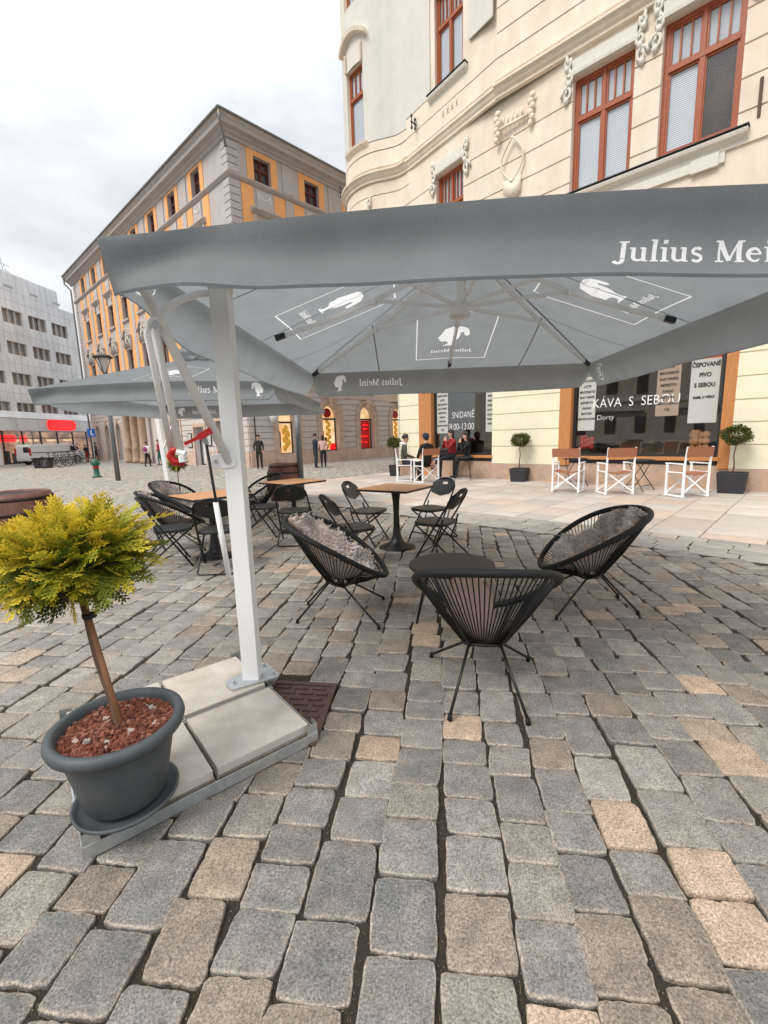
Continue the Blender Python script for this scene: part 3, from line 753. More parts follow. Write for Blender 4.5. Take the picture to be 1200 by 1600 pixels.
for i in range(14):
    f0, f1 = i/14, (i+1)/14; z0 = h[3]+.62+.3*math.sin(PI*f0); z1 = h[3]+.62+.3*math.sin(PI*f1)
    q0, q1 = a+(c-a)*f0, a+(c-a)*f1
    vs = [To(q0, .0, z0), To(q0, .22, z0+.02), To(q0, .25, z0+.14), To(q0, 0, z0+.18), To(q1, .0, z1), To(q1, .22, z1+.02), To(q1, .25, z1+.14), To(q1, 0, z1+.18)]
    b.add(vs, [(0, 1, 5, 4), (1, 2, 6, 5), (2, 3, 7, 6), (0, 1, 2, 3), (4, 5, 6, 7)])
b.build('window_hood', 'cream', CB)
b = MB(); scroll(b, To, h[0]-.0, h[3]+.02, .55, .03, 1, r=.03) if False else None
for s_ in (h[0]+.005, h[1]-.005):
    for k in range(5): b.blob((0, 0, 0), (.09, .06, .1), 0, lambda x, y, z, k=k, s_=s_: To(s_+x*.06, .08+y, h[3]+.05+.11*k+z))
b.build_pieces('keystone_ornament', 'cream', CB)
b = MB()
for w_, z1 in ((W1, 10.35), (W2, 10.25), (W3, 9.78)):
    tb(b, TU, w_[0]-.02, w_[1]+.02, .0, .09, w_[3]+.02, w_[3]+.36)
    profile(b, TU, w_[0]-.0, w_[1]+.0, [(0, w_[3]), (.12, w_[3]+.02), (.13, w_[3]+.09), (0, w_[3]+.1)])
b.build_pieces('window_lintel', 'stucco', CB)
b = MB()
for w_ in (W1, W2, W3):
    for q in (0, 1): scroll(b, TU, w_[q]+(-.12 if q == 0 else .12), w_[3]-.52, 1.05, .02, 1 if q else -1)
for q in (-1, 1):                                           # leaf clusters beside the lower oriel window
    s_ = SW+q*(HW+.018); scroll(b, lambda s, d, z, s_=s_: To(s_+(s)*.16, d, z), 0, 9.3, 1.0, .03, q, r=.04)
b.build_pieces('scroll_ornament', 'stucco', CB, smooth=True)
b = MB()                                                    # relief cartouche with a shield
cx = -1.62
for i in range(9):
    a, c = i/9, (i+1)/9
pts = [T(cx+.34*math.sin(PI*i/12)*(1 if i < 12 else -1), .05, 9.6-1.15*i/12) for i in range(13)]; b.tube(pts, .03, 5)
pts = [T(cx-.34*math.sin(PI*i/12), .05, 9.6-1.15*i/12) for i in range(13)]; b.tube(pts, .03, 5)
b.prism([(cx-.27, 0), (cx+.27, 0), (cx+.25, -.35), (cx, -.62), (cx-.25, -.35)], .0, .06, 0, lambda x, y, z: T(x, z, 8.55+y))
for s_ in (-.48, .55): 
    for k in range(6): b.blob((0, 0, 0), (.10-.006*k, .06, .09), 0, lambda x, y, z, k=k, s_=s_: T(cx+s_+x+.02*(-1)**k, .06+y, 10.35-.13*k+z))
profile(b, T, cx-.4, cx+.45, [(.03, 9.9), (.08, 9.92), (.08, 9.97), (.03, 9.98)])
for k in range(5): tb(b, T, cx-.3+.14*k, cx-.26+.14*k, .03, .07, 10.0, 10.2)
for k in range(4): tb(b, TU, -4.3+.2*k, -4.26+.2*k, .03, .075, 11.5, 11.72); tb(b, TU, -4.34+.2*k, -4.22+.2*k, .03, .06, 11.46, 11.5)
b.build_pieces('relief_cartouche', 'cream', CB, smooth=True)
def insulator(T, s, z):
    b = MB(); b.bar(T(s, 0, z), T(s, .34, z+.02), .035, mi=0); b.bar(T(s, .3, z-.14), T(s, .3, z+.16), .025)
    b.bar(T(s, .12, z-.1), T(s, .12, z+.12), .025)
    for d, zz_ in ((.3, -.16), (.3, .19), (.12, -.12), (.12, .15)): b.blob((0, 0, 0), (.045, .045, .055), 0, lambda x, y, q: T(s+x, d+y, z+zz_+q))
    b.build('wire_insulator', 'darkmetal', CB)
insulator(TU, -5.6, 11.9); insulator(lambda s, d, z: To(s*.12, d, z), 4.6, 11.4)
b = MB(); b.tube([T(3.86, .05, 7.6), T(3.86, .08, 8.3)], .03, 6); b.build('rusty_bracket', 'iron', CB)

# cafe shop windows
def shopwin(sh, post_l, post_r, zs, label):
    a, c, z0, z1 = sh
    b = MB()
    tb(b, T, a, a+post_l, -.30, .035, .0 if post_l > .4 else .5, 3.6); 
    if post_r: tb(b, T, c-post_r, c, -.30, .02, .49, 3.6)
    tb(b, T, a+post_l, c-post_r, -.30, .0, 3.35, 3.6)
    tb(b, T, a+post_l-.02, c-post_r+.02, -.32, .07, zs-.05, zs+.03)        # bench-like ledge
    f = b.build('shop_window', 'orangewood', CB)
    d = MB(); x0, x1 = a+post_l, c-post_r
    tb(d, T, x0, x0+.07, -.26, -.16, zs+.03, 3.35); tb(d, T, x1-.07, x1, -.26, -.16, zs+.03, 3.35); tb(d, T, x0+.07, x1-.07, -.26, -.16, zs+.03, zs+.1); tb(d, T, x0+.07, x1-.07, -.26, -.16, 3.28, 3.35)
    tb(d, T, x0+.02, x1-.02, -.3, -.012, zs-.15, zs-.051)
    d.build('frame', 'darkmetal', f)
    g = MB(); g.box(x0+.07, x1-.07, .205, .213, zs+.1, 3.28); g.build('pane', 'glass', f)
    return f, x0+.07, x1-.07
b = MB()                                                    # the room behind both windows
x0, x1, y0, y1, z0, z1 = -5.5, 5.0, .45, 5.0, .0, 3.62
for q in ([(x0, y1, z0), (x1, y1, z0), (x1, y1, z1), (x0, y1, z1)], [(x0, y0, z0), (x0, y1, z0), (x0, y1, z1), (x0, y0, z1)], [(x1, y0, z0), (x1, y1, z0), (x1, y1, z1), (x1, y0, z1)], [(x0, y0, z0), (x1, y0, z0), (x1, y1, z0), (x0, y1, z0)], [(x0, y0, z1), (x1, y0, z1), (x1, y1, z1), (x0, y1, z1)]):
    b.add(q, [(0, 1, 2, 3)])
for s0, s1, zt in ((-4.4, -3.0, 1.05), (.8, 3.1, 1.1), (3.4, 4.4, 2.0)): b.box(s0, s1, 2.6, 3.2, 0, zt)
b.build('cafe_room', 'interior', CB)
fl, l0, l1 = shopwin(shop_l, .56, 0, .72, 'l')
fr, r0_, r1_ = shopwin(shop_r, .32, .22, .72, 'r')
def sheet(parent, s0, s1, z0, z1, lines, band=None, d=-.20, title=None, pm='paper'):
    b = MB(); tb(b, T, s0, s1, d-.004, d, z0, z1); o = b.build('menu_sheet', pm, parent)
    q = MB()
    if title:
        for i, (t_, z_, sz) in enumerate(title): add2d(q, text_mesh(t_, sz, .006, 'CENTER', sx=.8), lambda x, y, z_=z_: T((s0+s1)/2+x, d+.004, z_+y))
    for i, t_ in enumerate(lines):
        add2d(q, text_mesh(t_, .085, .004, 'CENTER', sx=.8), lambda x, y: T((s0+s1)/2+x, d+.004, z1-.16-.145*i+y))
    if q.v: q.build('lettering', 'ink', o)
    if band:
        q = MB(); tb(q, T, s0, s1, d, d+.004, band, z1); q.build('colour_band', 'posterred', o)
    return o
menu = ['ESPRESSO', 'LUNGO', 'CAPPUCCINO', 'LATTE', 'MACCHIATO', 'FLAT WHITE', 'RISTRETTO', 'KAKAO', 'MATCHA', 'LEDOVA KAVA', 'CAJ', 'DZUS']
sheet(fl, l0+.02, l0+.50, 1.5, 3.2, menu[:11]); sheet(fl, l1-.30, l1-.0, 1.5, 3.2, ['KAVA', 'CAJ', 'DORT', 'PIVO', 'VINO', 'DZUS', 'LATTE', 'KOLA', 'SODA', 'RUM'])
sheet(fr, r0_+.05, r0_+.50, 1.45, 3.2, menu[:10]); 
sheet(fr, r0_+1.95, r0_+2.45, 1.75, 3.2, menu[2:11], pm='menu')
sheet(fr, r1_-.62, r1_-.05, 1.55, 3.28, [], band=3.02, title=[('ČEPOVANÉ', 2.84, .135), ('PIVO', 2.61, .135), ('S SEBOU', 2.38, .135), ('KOZEL 11 SVĚTLÝ', 2.12, .065)])
b = MB()
def cup(cx, z, s=.11):
    b.lathe([(s*.6, 0), (s, s*1.6), (s*1.05, s*1.6)], 12, 0, (0, 0), lambda x, y, q: T(cx+x, -.35+y, z+q))
b.lathe([(.07, 0), (.11, .3), (.08, .34)], 12, 0, (0, 0), lambda x, y, q: T(r1_-.45+x, -.36+y, 1.05+q))
for k in range(9): b.blob((0, 0, 0), .09, 0, lambda x, y, z, k=k: T(r1_-.5+.13*(k % 3)+x, -.38+y*.6, .95+.16*(k//3)+z))
b.build('window_display', 'orangewood', fr)
b = MB()
for k in range(14): b.blob((0, 0, 0), (.07, .05, .07), 0, lambda x, y, z, k=k: T(r0_+.12+.09*(k % 4)+x, -.36+y, .98+.09*(k//4)+z+.02*(k % 3)))
b.build('red_window_flowers', 'redpaint', fr)
def marker(parent, txt, s, z, size, sx=.8, bold=-.0035):
    q = MB(); add2d(q, text_mesh(txt, size, bold, 'LEFT', 1.0, sx), lambda x, y: T(s+x, -.198, z+y)); q.build('window_lettering', 'chalk', parent)
marker(fl, 'SNÍDANĚ', l0+.66, 2.0, .30, .72); marker(fl, '8:00-13:00', l0+.55, 1.60, .32, .74)
marker(fr, 'KÁVA  S  SEBOU', r0_+.42, 2.05, .34, .84)
marker(fr, 'Dorty', r0_+.55, 1.72, .2, .9)

# ------------------------------------------------------------------ orange palace
OB = thing('palace_building', 'orange and grey four-storey palace with arched ground-floor shops across the square', 'building', (-7.009, 24.039, 0), R(46.5))
LF, LS = 15.0, 28.2
T, T2 = Mfront, Mside
fx = [1.9+3.15*k for k in range(5)]; gx = [2.4]+[5.6+3.15*k for k in range(4)]
sx_ = [3.4+3.13*k for k in range(8)]
top = [(x-.5, x+.5, 14.3, 15.48) for x in fx]; f3 = [(x-.55, x+.55, 10.5, 12.1) for x in fx]; f2 = [(x-.55, x+.55, 6.4, 8.4) for x in fx]
topS = [(x-.5, x+.5, 14.35, 15.62) for x in sx_]; f3S = [(x-.55, x+.55, 10.5, 12.1) for x in sx_]; f2S = [(x-.55, x+.55, 6.4, 8.4) for x in sx_]
arR = [(x-.66, x+.66, .68, 3.42) for x in gx[1:]]; doorR_ = [(1.83, 2.95, .62, 2.9)]
arS = [(x-.55, x+.55, .1, 3.15) for x in (18.0, 20.6, 23.6, 26.3)]; holesS = [(5.0, 6.4, 0, 2.35), (2.2, 3.4, .3, 2.6), (8.4, 9.8, .4, 2.9)]
b = MB(); wall(b, T, 0, LF, 4.6, 15.8, top+f3+f2); wall(b, T2, 0, LS, 4.6, 15.8, topS+f3S+f2S)
b.add([(LF, 0, 0), (LF, LS, 0), (LF, LS, 15.8), (LF, 0, 15.8)], [(0, 1, 2, 3)]); b.add([(0, LS, 0), (LF, LS, 0), (LF, LS, 15.8), (0, LS, 15.8)], [(0, 1, 2, 3)])
b.build('upper_wall', 'ogrey', OB)
b = MB(); wall(b, T, 0, LF, 0, 4.6, doorR_, depth=.45, arches=arR); wall(b, T2, 0, LS, 0, 4.6, holesS, depth=.45, arches=arS)
gz = [.83, 1.16, 1.51, 1.84, 2.17, 2.51, 2.84, 3.17, 3.5, 3.83, 4.16, 4.5]
big = [(x-1.0, x+1.0, .68, 3.78) for x in gx[1:]]
courses(b, T, .0, LF, gz, [(1.5, 3.3, .3, 3.1)], 0, .05, .02, arches=big)
courses(b, T2, .0, LS, gz, [(a-.25, c+.25, e-.1, f+.2) for a, c, e, f in holesS]+[(12.6, 17.3, 0, 4.5)], 0, .05, .02, arches=[(a-.2, c+.2, e, f+.2) for a, c, e, f in arS])
b.build('rusticated_wall', 'ostone', OB)
b = MB()
def minus(s0, s1, hs_):
    segs = [(s0, s1)]
    for h in hs_: segs = [q for a, c in segs for q in ((a, min(c, h[0])), (max(a, h[1]), c)) if q[1]-q[0] > .02]
    return segs
for a, c in minus(0, LF, []): tb(b, T, a, c, 0, .09, -.05, .83 if False else .66)
for a, c in minus(0, LF, arR+doorR_): tb(b, T, a, c, 0, .088, .66, .83)
for a, c in minus(.0, LS, arS+holesS+[(12.6, 17.3)]): tb(b, T2, a, c, 0, .09, -.05, .83)
b.build_pieces('plinth', 'opink', OB)
b = MB()                                                    # archivolts and jambs
def archivolt(b, T, cx, r0, r1, zc, zb, d0, d1, n=16):
    for i in range(n):
        a0, a1 = PI*i/n, PI*(i+1)/n
        vs = [T(cx-r*math.cos(a), d, zc+r*math.sin(a)) for a in (a0, a1) for r, d in ((r0, d0), (r1, d0), (r1, d1), (r0, d1))]
        b.add(vs, [(3, 2, 6, 7), (1, 5, 6, 2), (0, 3, 7, 4)])
    for q in (-1, 1):
        x0, x1 = sorted((cx+q*r0, cx+q*r1)); tb(b, T, x0, x1, d0, d1, zb, zc)
for x in gx[1:]:
    archivolt(b, T, x, .66, .98, 2.76, .2, .0, .10); archivolt(b, T, x, .9, 1.0, 2.76, .2, .10, .14)
    tb(b, T, x-.12, x+.12, .1, .24, 3.35, 3.85); tb(b, T, x-.66, x+.66, -.3, .04, .56, .68)
for x in (2.39,):
    for a, c in ((1.5, 1.83), (2.95, 3.4)): tb(b, T, a, c, 0, .1, .2, 3.0)
    tb(b, T, 1.5, 3.4, 0, .1, 3.0, 3.3); tb(b, T, 1.83, 2.95, -.3, .04, .5, .62)
for x in (18.0, 20.6, 23.6, 26.3): archivolt(b, T2, x, .55, .78, 2.6, .2, 0, .1); tb(b, T2, x-.1, x+.1, .1, .2, 3.1, 3.5)
for a, c, e, f in holesS:
    tb(b, T2, a-.2, a, 0, .1, .0, f+.2); tb(b, T2, c, c+.2, 0, .1, 0, f+.2); tb(b, T2, a, c, 0, .1, f, f+.2)
b.build_pieces('arch_surround', 'opink', OB)
for k, x in enumerate((16.9, 15.3, 13.7)):
    b = MB()
    def Tc(xx, yy, z, x=x): return (-.55+xx*.72, x+yy*.72, z)
    b.lathe([(.55, 0), (.55, .25), (.46, .35), (.44, 1.05), (.48, 1.1), (.36, 1.25), (.38, 2.4), (.31, 4.6), (.4, 4.7), (.45, 4.9)], 16, 0, (0, 0), Tc); b.build('portal_column', 'stonecol', OB, smooth=True)
b = MB(); b.box(-1.3, 0, 12.4, 17.7, 4.9, 5.4); b.build('portal_entablature', 'stonecol', OB)
# string course, quoins, orange fields, cornice
b = MB(); SP = [(0, 14.05), (.06, 14.08), (.14, 14.16), (.17, 14.2), (.17, 14.25), (0, 14.29)]
profile(b, T, 0, LF, SP, mitre=True); profile(b, T2, 0, LS, SP, mitre=True)
profile(b, T, 0, LF, [(0, 4.5), (.2, 4.55), (.25, 4.7), (.25, 4.85), (0, 4.95)], mitre=True); profile(b, T2, 0, LS, [(0, 4.5), (.2, 4.55), (.25, 4.7), (.25, 4.85), (0, 4.95)], mitre=True)
b.build_pieces('string_course', 'ocorn', OB)
b = MB(); CQ = [(0, 15.70), (.10, 15.74), (.12, 15.84), (.24, 15.90), (.27, 15.98), (.48, 16.04), (.50, 16.20), (.58, 16.28), (.64, 16.40), (0, 16.44)]
profile(b, T, 0, LF+.5, CQ, mitre=True); profile(b, T2, 0, LS+.6, CQ, mitre=True)
b.build('cornice', 'ocorn', OB)
b = MB(); b.add([(-.66, -.66, 16.42), (LF+.5, -.66, 16.42), (LF+.5, LS+.6, 16.42), (-.66, LS+.6, 16.42), (5, 5, 17.6), (LF-4, 5, 17.6), (LF-4, LS-6, 17.6), (5, LS-6, 17.6)], [(0, 1, 5, 4), (1, 2, 6, 5), (2, 3, 7, 6), (3, 0, 4, 7), (4, 5, 6, 7)])
b.tube([(-.67, -.67, 16.43), (LF+.5, -.67, 16.43)], .06, 6); b.tube([(-.67, -.67, 16.43), (-.67, LS+.6, 16.43)], .06, 6)
b.build('roof', 'rooftin', OB)
b = MB()
for i in range(40):
    z0 = 4.95+i*.335
    if z0+.3 > 15.75: break
    if 13.8 < z0 < 14.25: continue
    for Tq in (T, T2):
        sl_ = -.06 if Tq is T else 0; vs = [Tq(s, d, z) for z in (z0+.02, z0+.315) for s, d in ((sl_, 0), (.52, 0), (.52, .06), (sl_, .06))]
        b.add(vs, [(3, 2, 1, 0), (4, 5, 6, 7), (0, 1, 5, 4), (1, 2, 6, 5), (2, 3, 7, 6), (3, 0, 4, 7)])
    tb(b, T2, LS-.5, LS+.06, 0, .06, z0+.02, z0+.315)
b.build_pieces('quoin_strip', 'ogrey', OB)
b = MB()
def field(Tq, x, t, f):
    o = .033
    for a, c, z0, z1 in ((x-.88, t[0], 14.33, 15.76), (t[1], x+.88, 14.33, 15.76), (t[0], t[1], t[3], 15.76)): tb(b, Tq, a, c, 0, o, z0, z1)
    for a, c in ((x-1.29, x-.62), (x+.62, x+1.29)): tb(b, Tq, a, c, 0, o, 4.95, 14.02)
for i, x in enumerate(fx[:4]): field(T, x, top[i], f3[i])
for i, x in enumerate(sx_): field(T2, x, topS[i], f3S[i])
b.build_pieces('orange_field', 'orange', OB)
b = MB()                                                    # grey pilaster strips and raised panels
for i, x in enumerate(fx[:4]):
    tb(b, T, x+1.3, x+1.82, 0, .07, 4.95, 14.0); tb(b, T, x+1.2, x+1.9, 0, .05, 14.35, 15.7)
    tb(b, T, x-.45, x+.45, .0, .06, 13.1, 13.95)
for i, x in enumerate(sx_):
    if i < 7: tb(b, T2, x+1.3, x+1.8, 0, .07, 4.95, 14.0); tb(b, T2, x+1.15, x+1.95, 0, .05, 14.35, 15.7)
    tb(b, T2, x-.45, x+.45, .0, .06, 13.1, 13.95)
b.build_pieces('pilaster_strip', 'ogrey', OB)
for Tq, xs, hsz in ((T, fx[:4], (top, f3, f2)), (T2, sx_, (topS, f3S, f2S))):
    for i, x in enumerate(xs):
        for j in (0, 1, 2):
            w_ = hsz[j][i]; window(OB, Tq, *w_, 'redwood' if False else 'winred', d=-.2, fw=.06, tr=.4 if j == 0 else .3, top_m=0, pane='darkglass' if j == 0 else 'brownglass')
        b = MB(); P_ = [(0, 12.75), (.08, 12.78), (.2, 12.92), (.24, 12.96), (.24, 13.02), (0, 13.08)]
        profile(b, Tq, x-.85, x+.85, P_)
        tb(b, Tq, x-.7, x-.5, 0, .1, 12.3, 12.75); tb(b, Tq, x+.5, x+.7, 0, .1, 12.3, 12.75)
        b.build('window_hood', 'ocorn', OB)
        b = MB()                                            # baroque broken pediment over the second-floor window
        for q in (-1, 1):
            pts = [(x+q*.75, 9.15), (x+q*.6, 9.3), (x+q*.38, 9.35), (x+q*.2, 9.6), (x, 9.72)]
            for k in range(4):
                (p0, z0), (p1, z1) = pts[k], pts[k+1]
                vs = [Tq(p0, 0, z0), Tq(p0, .28, z0), Tq(p0, .28, z0+.13), Tq(p0, 0, z0+.16), Tq(p1, 0, z1), Tq(p1, .28, z1), Tq(p1, .28, z1+.13), Tq(p1, 0, z1+.16)]
                b.add(vs, [(0, 1, 5, 4), (1, 2, 6, 5), (2, 3, 7, 6), (0, 1, 2, 3), (4, 5, 6, 7)])
            tb(b, Tq, min(x+q*.6, x+q*.78), max(x+q*.6, x+q*.78), 0, .16, 8.5, 9.15)
        profile(b, Tq, x-.75, x+.75, [(0, 8.55), (.12, 8.6), (.2, 8.7), (0, 8.75)])
        b.build('window_pediment', 'ocorn', OB)
        b = MB(); garland(b, Tq, x, 13.75, .7, sag=.22, r=.028)
        for k in range(7): b.blob((0, 0, 0), (.11, .07, .1), 0, lambda a, c, z, k=k: Tq(x-.27+.09*k+a, .1+c, 9.05+.18*math.sin(PI*k/6)+z))
        b.blob((0, 0, 0), (.13, .1, .18), 0, lambda a, c, z: Tq(x+a, .14+c, 9.35+z)); scroll(b, Tq, x-.3, 8.85, .45, .06, -1, r=.03); scroll(b, Tq, x+.3, 8.85, .45, .06, 1, r=.03)
        b.build_pieces('stucco_garland', 'stucco', OB, smooth=True)
        b = MB(); tb(b, Tq, x-.62, x+.62, 0, .12, w_[2]-.14 if False else 14.2-.0, 14.29); tb(b, Tq, x-.68, x+.68, 0, .14, 10.34, 10.48); tb(b, Tq, x-.68, x+.68, 0, .14, 6.24, 6.38); b.build_pieces('window_sill', 'ocorn', OB)
b = MB()
b.tube([(-.62, -.62, 16.4), (-.60, -.60, 15.95), (-.22, -.22, 15.5), (-.12, -.12, 15.2)], .06, 8); b.build('downpipe', 'copper', OB, smooth=True)
b = MB(); b.tube([(-.6, LS+.5, 16.3), (-.55, LS+.5, 15.8), (-.2, LS+.2, 15.3), (-.2, LS+.15, .2)], .07, 8); b.build('downpipe', 'copper', OB, smooth=True)
# shop windows of the ground floor
def shop_unit(Tq, a, c, e, f, mat_, arch=True, red=False):
    b = MB(); n = 14; r = (c-a)/2; cx = (a+c)/2; zc = f-r if arch else f
    b.add([Tq(a, -.42, e), Tq(c, -.42, e), Tq(c, -.42, f), Tq(a, -.42, f)], [(0, 1, 2, 3)])
    w = b.build_pieces('shop_display', mat_, OB)
    b = MB(); zt = zc-.15 if arch else f-.5
    tb(b, Tq, a, c, -.34, -.26, zt-.05, zt+.05); tb(b, Tq, a, c, -.34, -.26, e, e+.06); tb(b, Tq, a, a+.04, -.34, -.26, e, zt); tb(b, Tq, c-.04, c, -.34, -.26, e, zt)
    b.build('shop_frame', 'darkmetal', w)
    return w, zt
for i, x in enumerate(gx[1:]):
    w, zt = shop_unit(T, x-.66, x+.66, .68, 3.42, 'shopwarm')
    b = MB()
    if i == 1:
        tb(b, T, x-.61, x+.61, -.40, -.37, .74, zt-.06); b.build('red_poster', 'reditem', w)
        b = MB()
        for k, (dx, z, wd) in enumerate(((.2, 2.2, .5), (.2, 1.95, .35), (.1, 1.45, .7), (-.2, 1.1, .25), (.25, 1.05, .2))): tb(b, T, x+dx-wd/2, x+dx+wd/2, -.365, -.36, z, z+.1)
        b.build('poster_marks', 'redsign', w)
    else:
        for k in range(9): b.blob((0, 0, 0), (.13, .05, .16), 0, lambda a, c, z, k=k: T(x+.05+.16*(k % 2)+a, -.36+c, .95+.19*k+z))
        b.build('yellow_goods', 'yellowitem', w)
        b = MB(); tb(b, T, x-.5, x-.25, -.38, -.35, .8, 1.9); tb(b, T, x-.2, x-.05, -.38, -.35, 1.0, 1.5); b.build('dark_goods', 'darkitem', w)
        b = MB(); b.blob((0, 0, 0), (.28, .03, .3), 0, lambda a, c, z: T(x+.45+a, -.34+c, .85+z)); b.build('red_sticker', 'redsign', w)
        b = MB(); b.lathe([(.01, 0), (.3, 0), (.32, .03), (.3, .06), (.01, .06)], 20, 0, (0, 0), lambda a, c, z: T(x+a, -.3-.0+z, 2.98+c*.9)); b.build('round_shop_sign', 'redpaint', w)
w, zt = shop_unit(T, 1.83, 2.95, .62, 2.9, 'shopwarm', arch=False)
b = MB()
for k in range(8): b.blob((0, 0, 0), (.14, .05, .2), 0, lambda a, c, z, k=k: T(2.45+.13*(k % 3)+a, -.36+c, .95+.2*k*.8+z))
b.build('yellow_goods', 'yellowitem', w); b = MB(); tb(b, T, 1.9, 2.2, -.38, -.35, .8, 1.9); b.build('dark_goods', 'darkitem', w)
b = MB(); b.blob((0, 0, 0), (.2, .03, .25), 0, lambda a, c, z: T(2.0+a, -.33+c, .8+z)); b.build('orange_sticker', 'yellowitem', w)
for a, c, e, f in arS: shop_unit(T2, a, c, e, f, 'brownglass')
for k, (a, c, e, f) in enumerate(holesS):
    w, _ = shop_unit(T2, a, c, e, f, 'brownglass' if k else 'blind', arch=False)
b = MB(); tb(b, T2, 6.75, 7.3, .06, .1, 1.1, 2.0); tb(b, T2, 4.1, 4.6, .06, .1, 1.2, 2.0); o = b.build_pieces('notice_board', 'darkmetal', OB)
b = MB(); tb(b, T2, 6.8, 7.25, .1, .105, 1.15, 1.95); tb(b, T2, 4.15, 4.55, .1, .105, 1.25, 1.95); b.build_pieces('notice_sheet', 'paper', o)
b = MB(); b.bar(T(1.0, 0, 3.0), T(1.0, .5, 3.05), .04); b.bar(T(.35, .06, .2), T(.35, .06, 3.2), .05)
b.build_pieces('lamp_bracket', 'darkmetal', OB); 
b = MB(); b.lathe([(.05, 3.0), (.2, 2.85), (.24, 2.6), (.16, 2.35), (.02, 2.3)], 12, 0, (0, 0), lambda x, y, z: T(1.25+x, .55+y, z)); b.build('wall_lantern', 'lampglass', OB, smooth=True)

# ------------------------------------------------------------------ panel office block with supermarket wing
PB = thing('office_block', 'white panelled office block with strip windows and a red-signed supermarket', 'building', (-32.672, 38.883, 0), R(85.9))
b = MB(); bays = [(2.34+2.7*k, 4.4+2.7*k) for k in range(-4, 3)]; rows = [(12.25, 13.45), (9.6, 10.7), (6.95, 8.02), (4.55, 5.4)]
hl = [(a, c, e, f) for a, c in bays for e, f in rows]
wall(b, T, -12, 11, 3.4, 15.0, hl, depth=.35)
b.box(-12, 11, 8, 8.1, 3.4, 15.0); b.add([(11, 0, 3.4), (11, 8, 3.4), (11, 8, 15), (11, 0, 15)], [(0, 1, 2, 3)]); b.add([(-12, 0, 15), (11, 0, 15), (11, 8, 15), (-12, 8, 15)], [(0, 1, 2, 3)])
b.box(-12, 9, .0, 8, 15.0, 16.6)
b.build('office_wall', 'panel', PB)
b = MB()
x = -12.0
while x < 11.01: 
    for z0, z1 in ((3.9, 4.5), (5.45, 6.9), (8.07, 9.55), (10.75, 12.2), (13.5, 15.0)): tb(b, T, x-.012, x+.012, 0, .006, z0, z1)
    if x < 9: tb(b, T, x-.012, x+.012, 0, .006, 15.05, 16.55)
    x += .675
for z in (6.2, 8.8, 11.45, 14.2, 15.02): tb(b, T, -12, 11, 0, .006, z-.012, z+.012)
b.build('panel_joints', 'panelgap', PB)
for a, c in bays:
    for e, f in rows:
        b = MB(); 
        for k in range(4): x = a+(c-a)*k/3; tb(b, T, max(x-.07, a), min(x+.07, c), -.25, -.12, e, f)
        w = b.build('window', 'ogrey', PB)
        b = MB(); b.add([T(a, -.3, e), T(c, -.3, e), T(c, -.3, f), T(a, -.3, f)], [(0, 1, 2, 3)]); b.build('pane', 'curtainwin', w)
b = MB()
for a, c in bays[1:]: tb(b, T, a+.6, a+1.5, .001, .01, 15.3, 15.5)
b.build_pieces('vent_slot', 'panelgap', PB)
b = MB()                                                    # roof lattice, masts
for k in range(12):
    x = -6+k*.9; b.bar((x, 1, 16.6), (x+.45, 1, 17.6), .05); b.bar((x+.45, 1, 17.6), (x+.9, 1, 16.6), .05); b.bar((x, 1.8, 16.6), (x, 1, 17.5), .04)
b.bar((-6, 1, 17.6), (5, 1, 17.6), .05); b.bar((-6, 1, 17.1), (5, 1, 17.1), .04); b.bar((4.2, 1, 16.6), (4.0, 1, 20.4), .06)
b.tube([(8.2+.7*math.cos(PI*i/10)*0+.8*math.cos(PI*i/10), .4, 15.6+.5*math.sin(PI*i/10)) for i in range(11)], .04, 5)
b.build('roof_mast', 'galv', PB)
WD = 2.85
b = MB()                                                    # supermarket wing
b.box(-12, 12.1, -3.2, 0, 2.86, 2.9); 
for k in range(41):
    x0 = -12+k*.588; b.box(x0+.01, x0+.578, -3.26, -3.2, 2.9, 3.98)
b.add([(-12, -3.3, 4.0), (12.1, -3.3, 4.0), (12.1, -2.85, 4.6), (-12, -2.85, 4.6)], [(0, 1, 2, 3)]); b.add([(12.1, -3.2, 2.86), (12.1, 0, 2.86), (12.1, -2.85, 4.6), (12.1, -3.3, 4.0)], [(0, 1, 2, 3)])
b.build('wing_fascia', 'panel', PB).location.y = WD
b = MB(); b.box(-12, 12, -.4, -.3, -.05, 2.86); b.box(11.9, 12, -3, 0, -.05, 2.86); b.build('shop_interior', 'shoplight', PB).location.y = WD
b = MB()
for k in range(12): b.box(-11.9+k*2.0, -11.8+k*2.0, -3.1, -3.0, -.05, 2.86)
b.box(-12, 12, -3.12, -2.98, 2.2, 2.27); b.box(-12, 12, -3.12, -2.98, -.05, .1)
b.build('shop_mullions', 'darkmetal', PB).location.y = WD
b = MB(); b.add([(-12, -3.05, .1), (12, -3.05, .1), (12, -3.05, 2.86), (-12, -3.05, 2.86)], [(0, 1, 2, 3)]); b.build('shop_glazing', 'glass', PB).location.y = WD
def pill(x0, x1, z0, z1, n=8):
    r = (z1-z0)/2; zc = (z0+z1)/2
    return [(x1-r+r*math.cos(PI*(i/n-.5)), zc+r*math.sin(PI*(i/n-.5))) for i in range(n+1)]+[(x0+r*.6+r*.6*math.cos(PI*(i/n+.5)), zc+r*math.sin(PI*(i/n+.5))) for i in range(n+1)]
b = MB(); b.prism(pill(4.9, 8.3, 2.98, 3.95), 3.3, 3.5, 0, lambda x, y, z: (x, -z, y)); b.build('red_sign_board', 'redsign', PB).location.y = WD
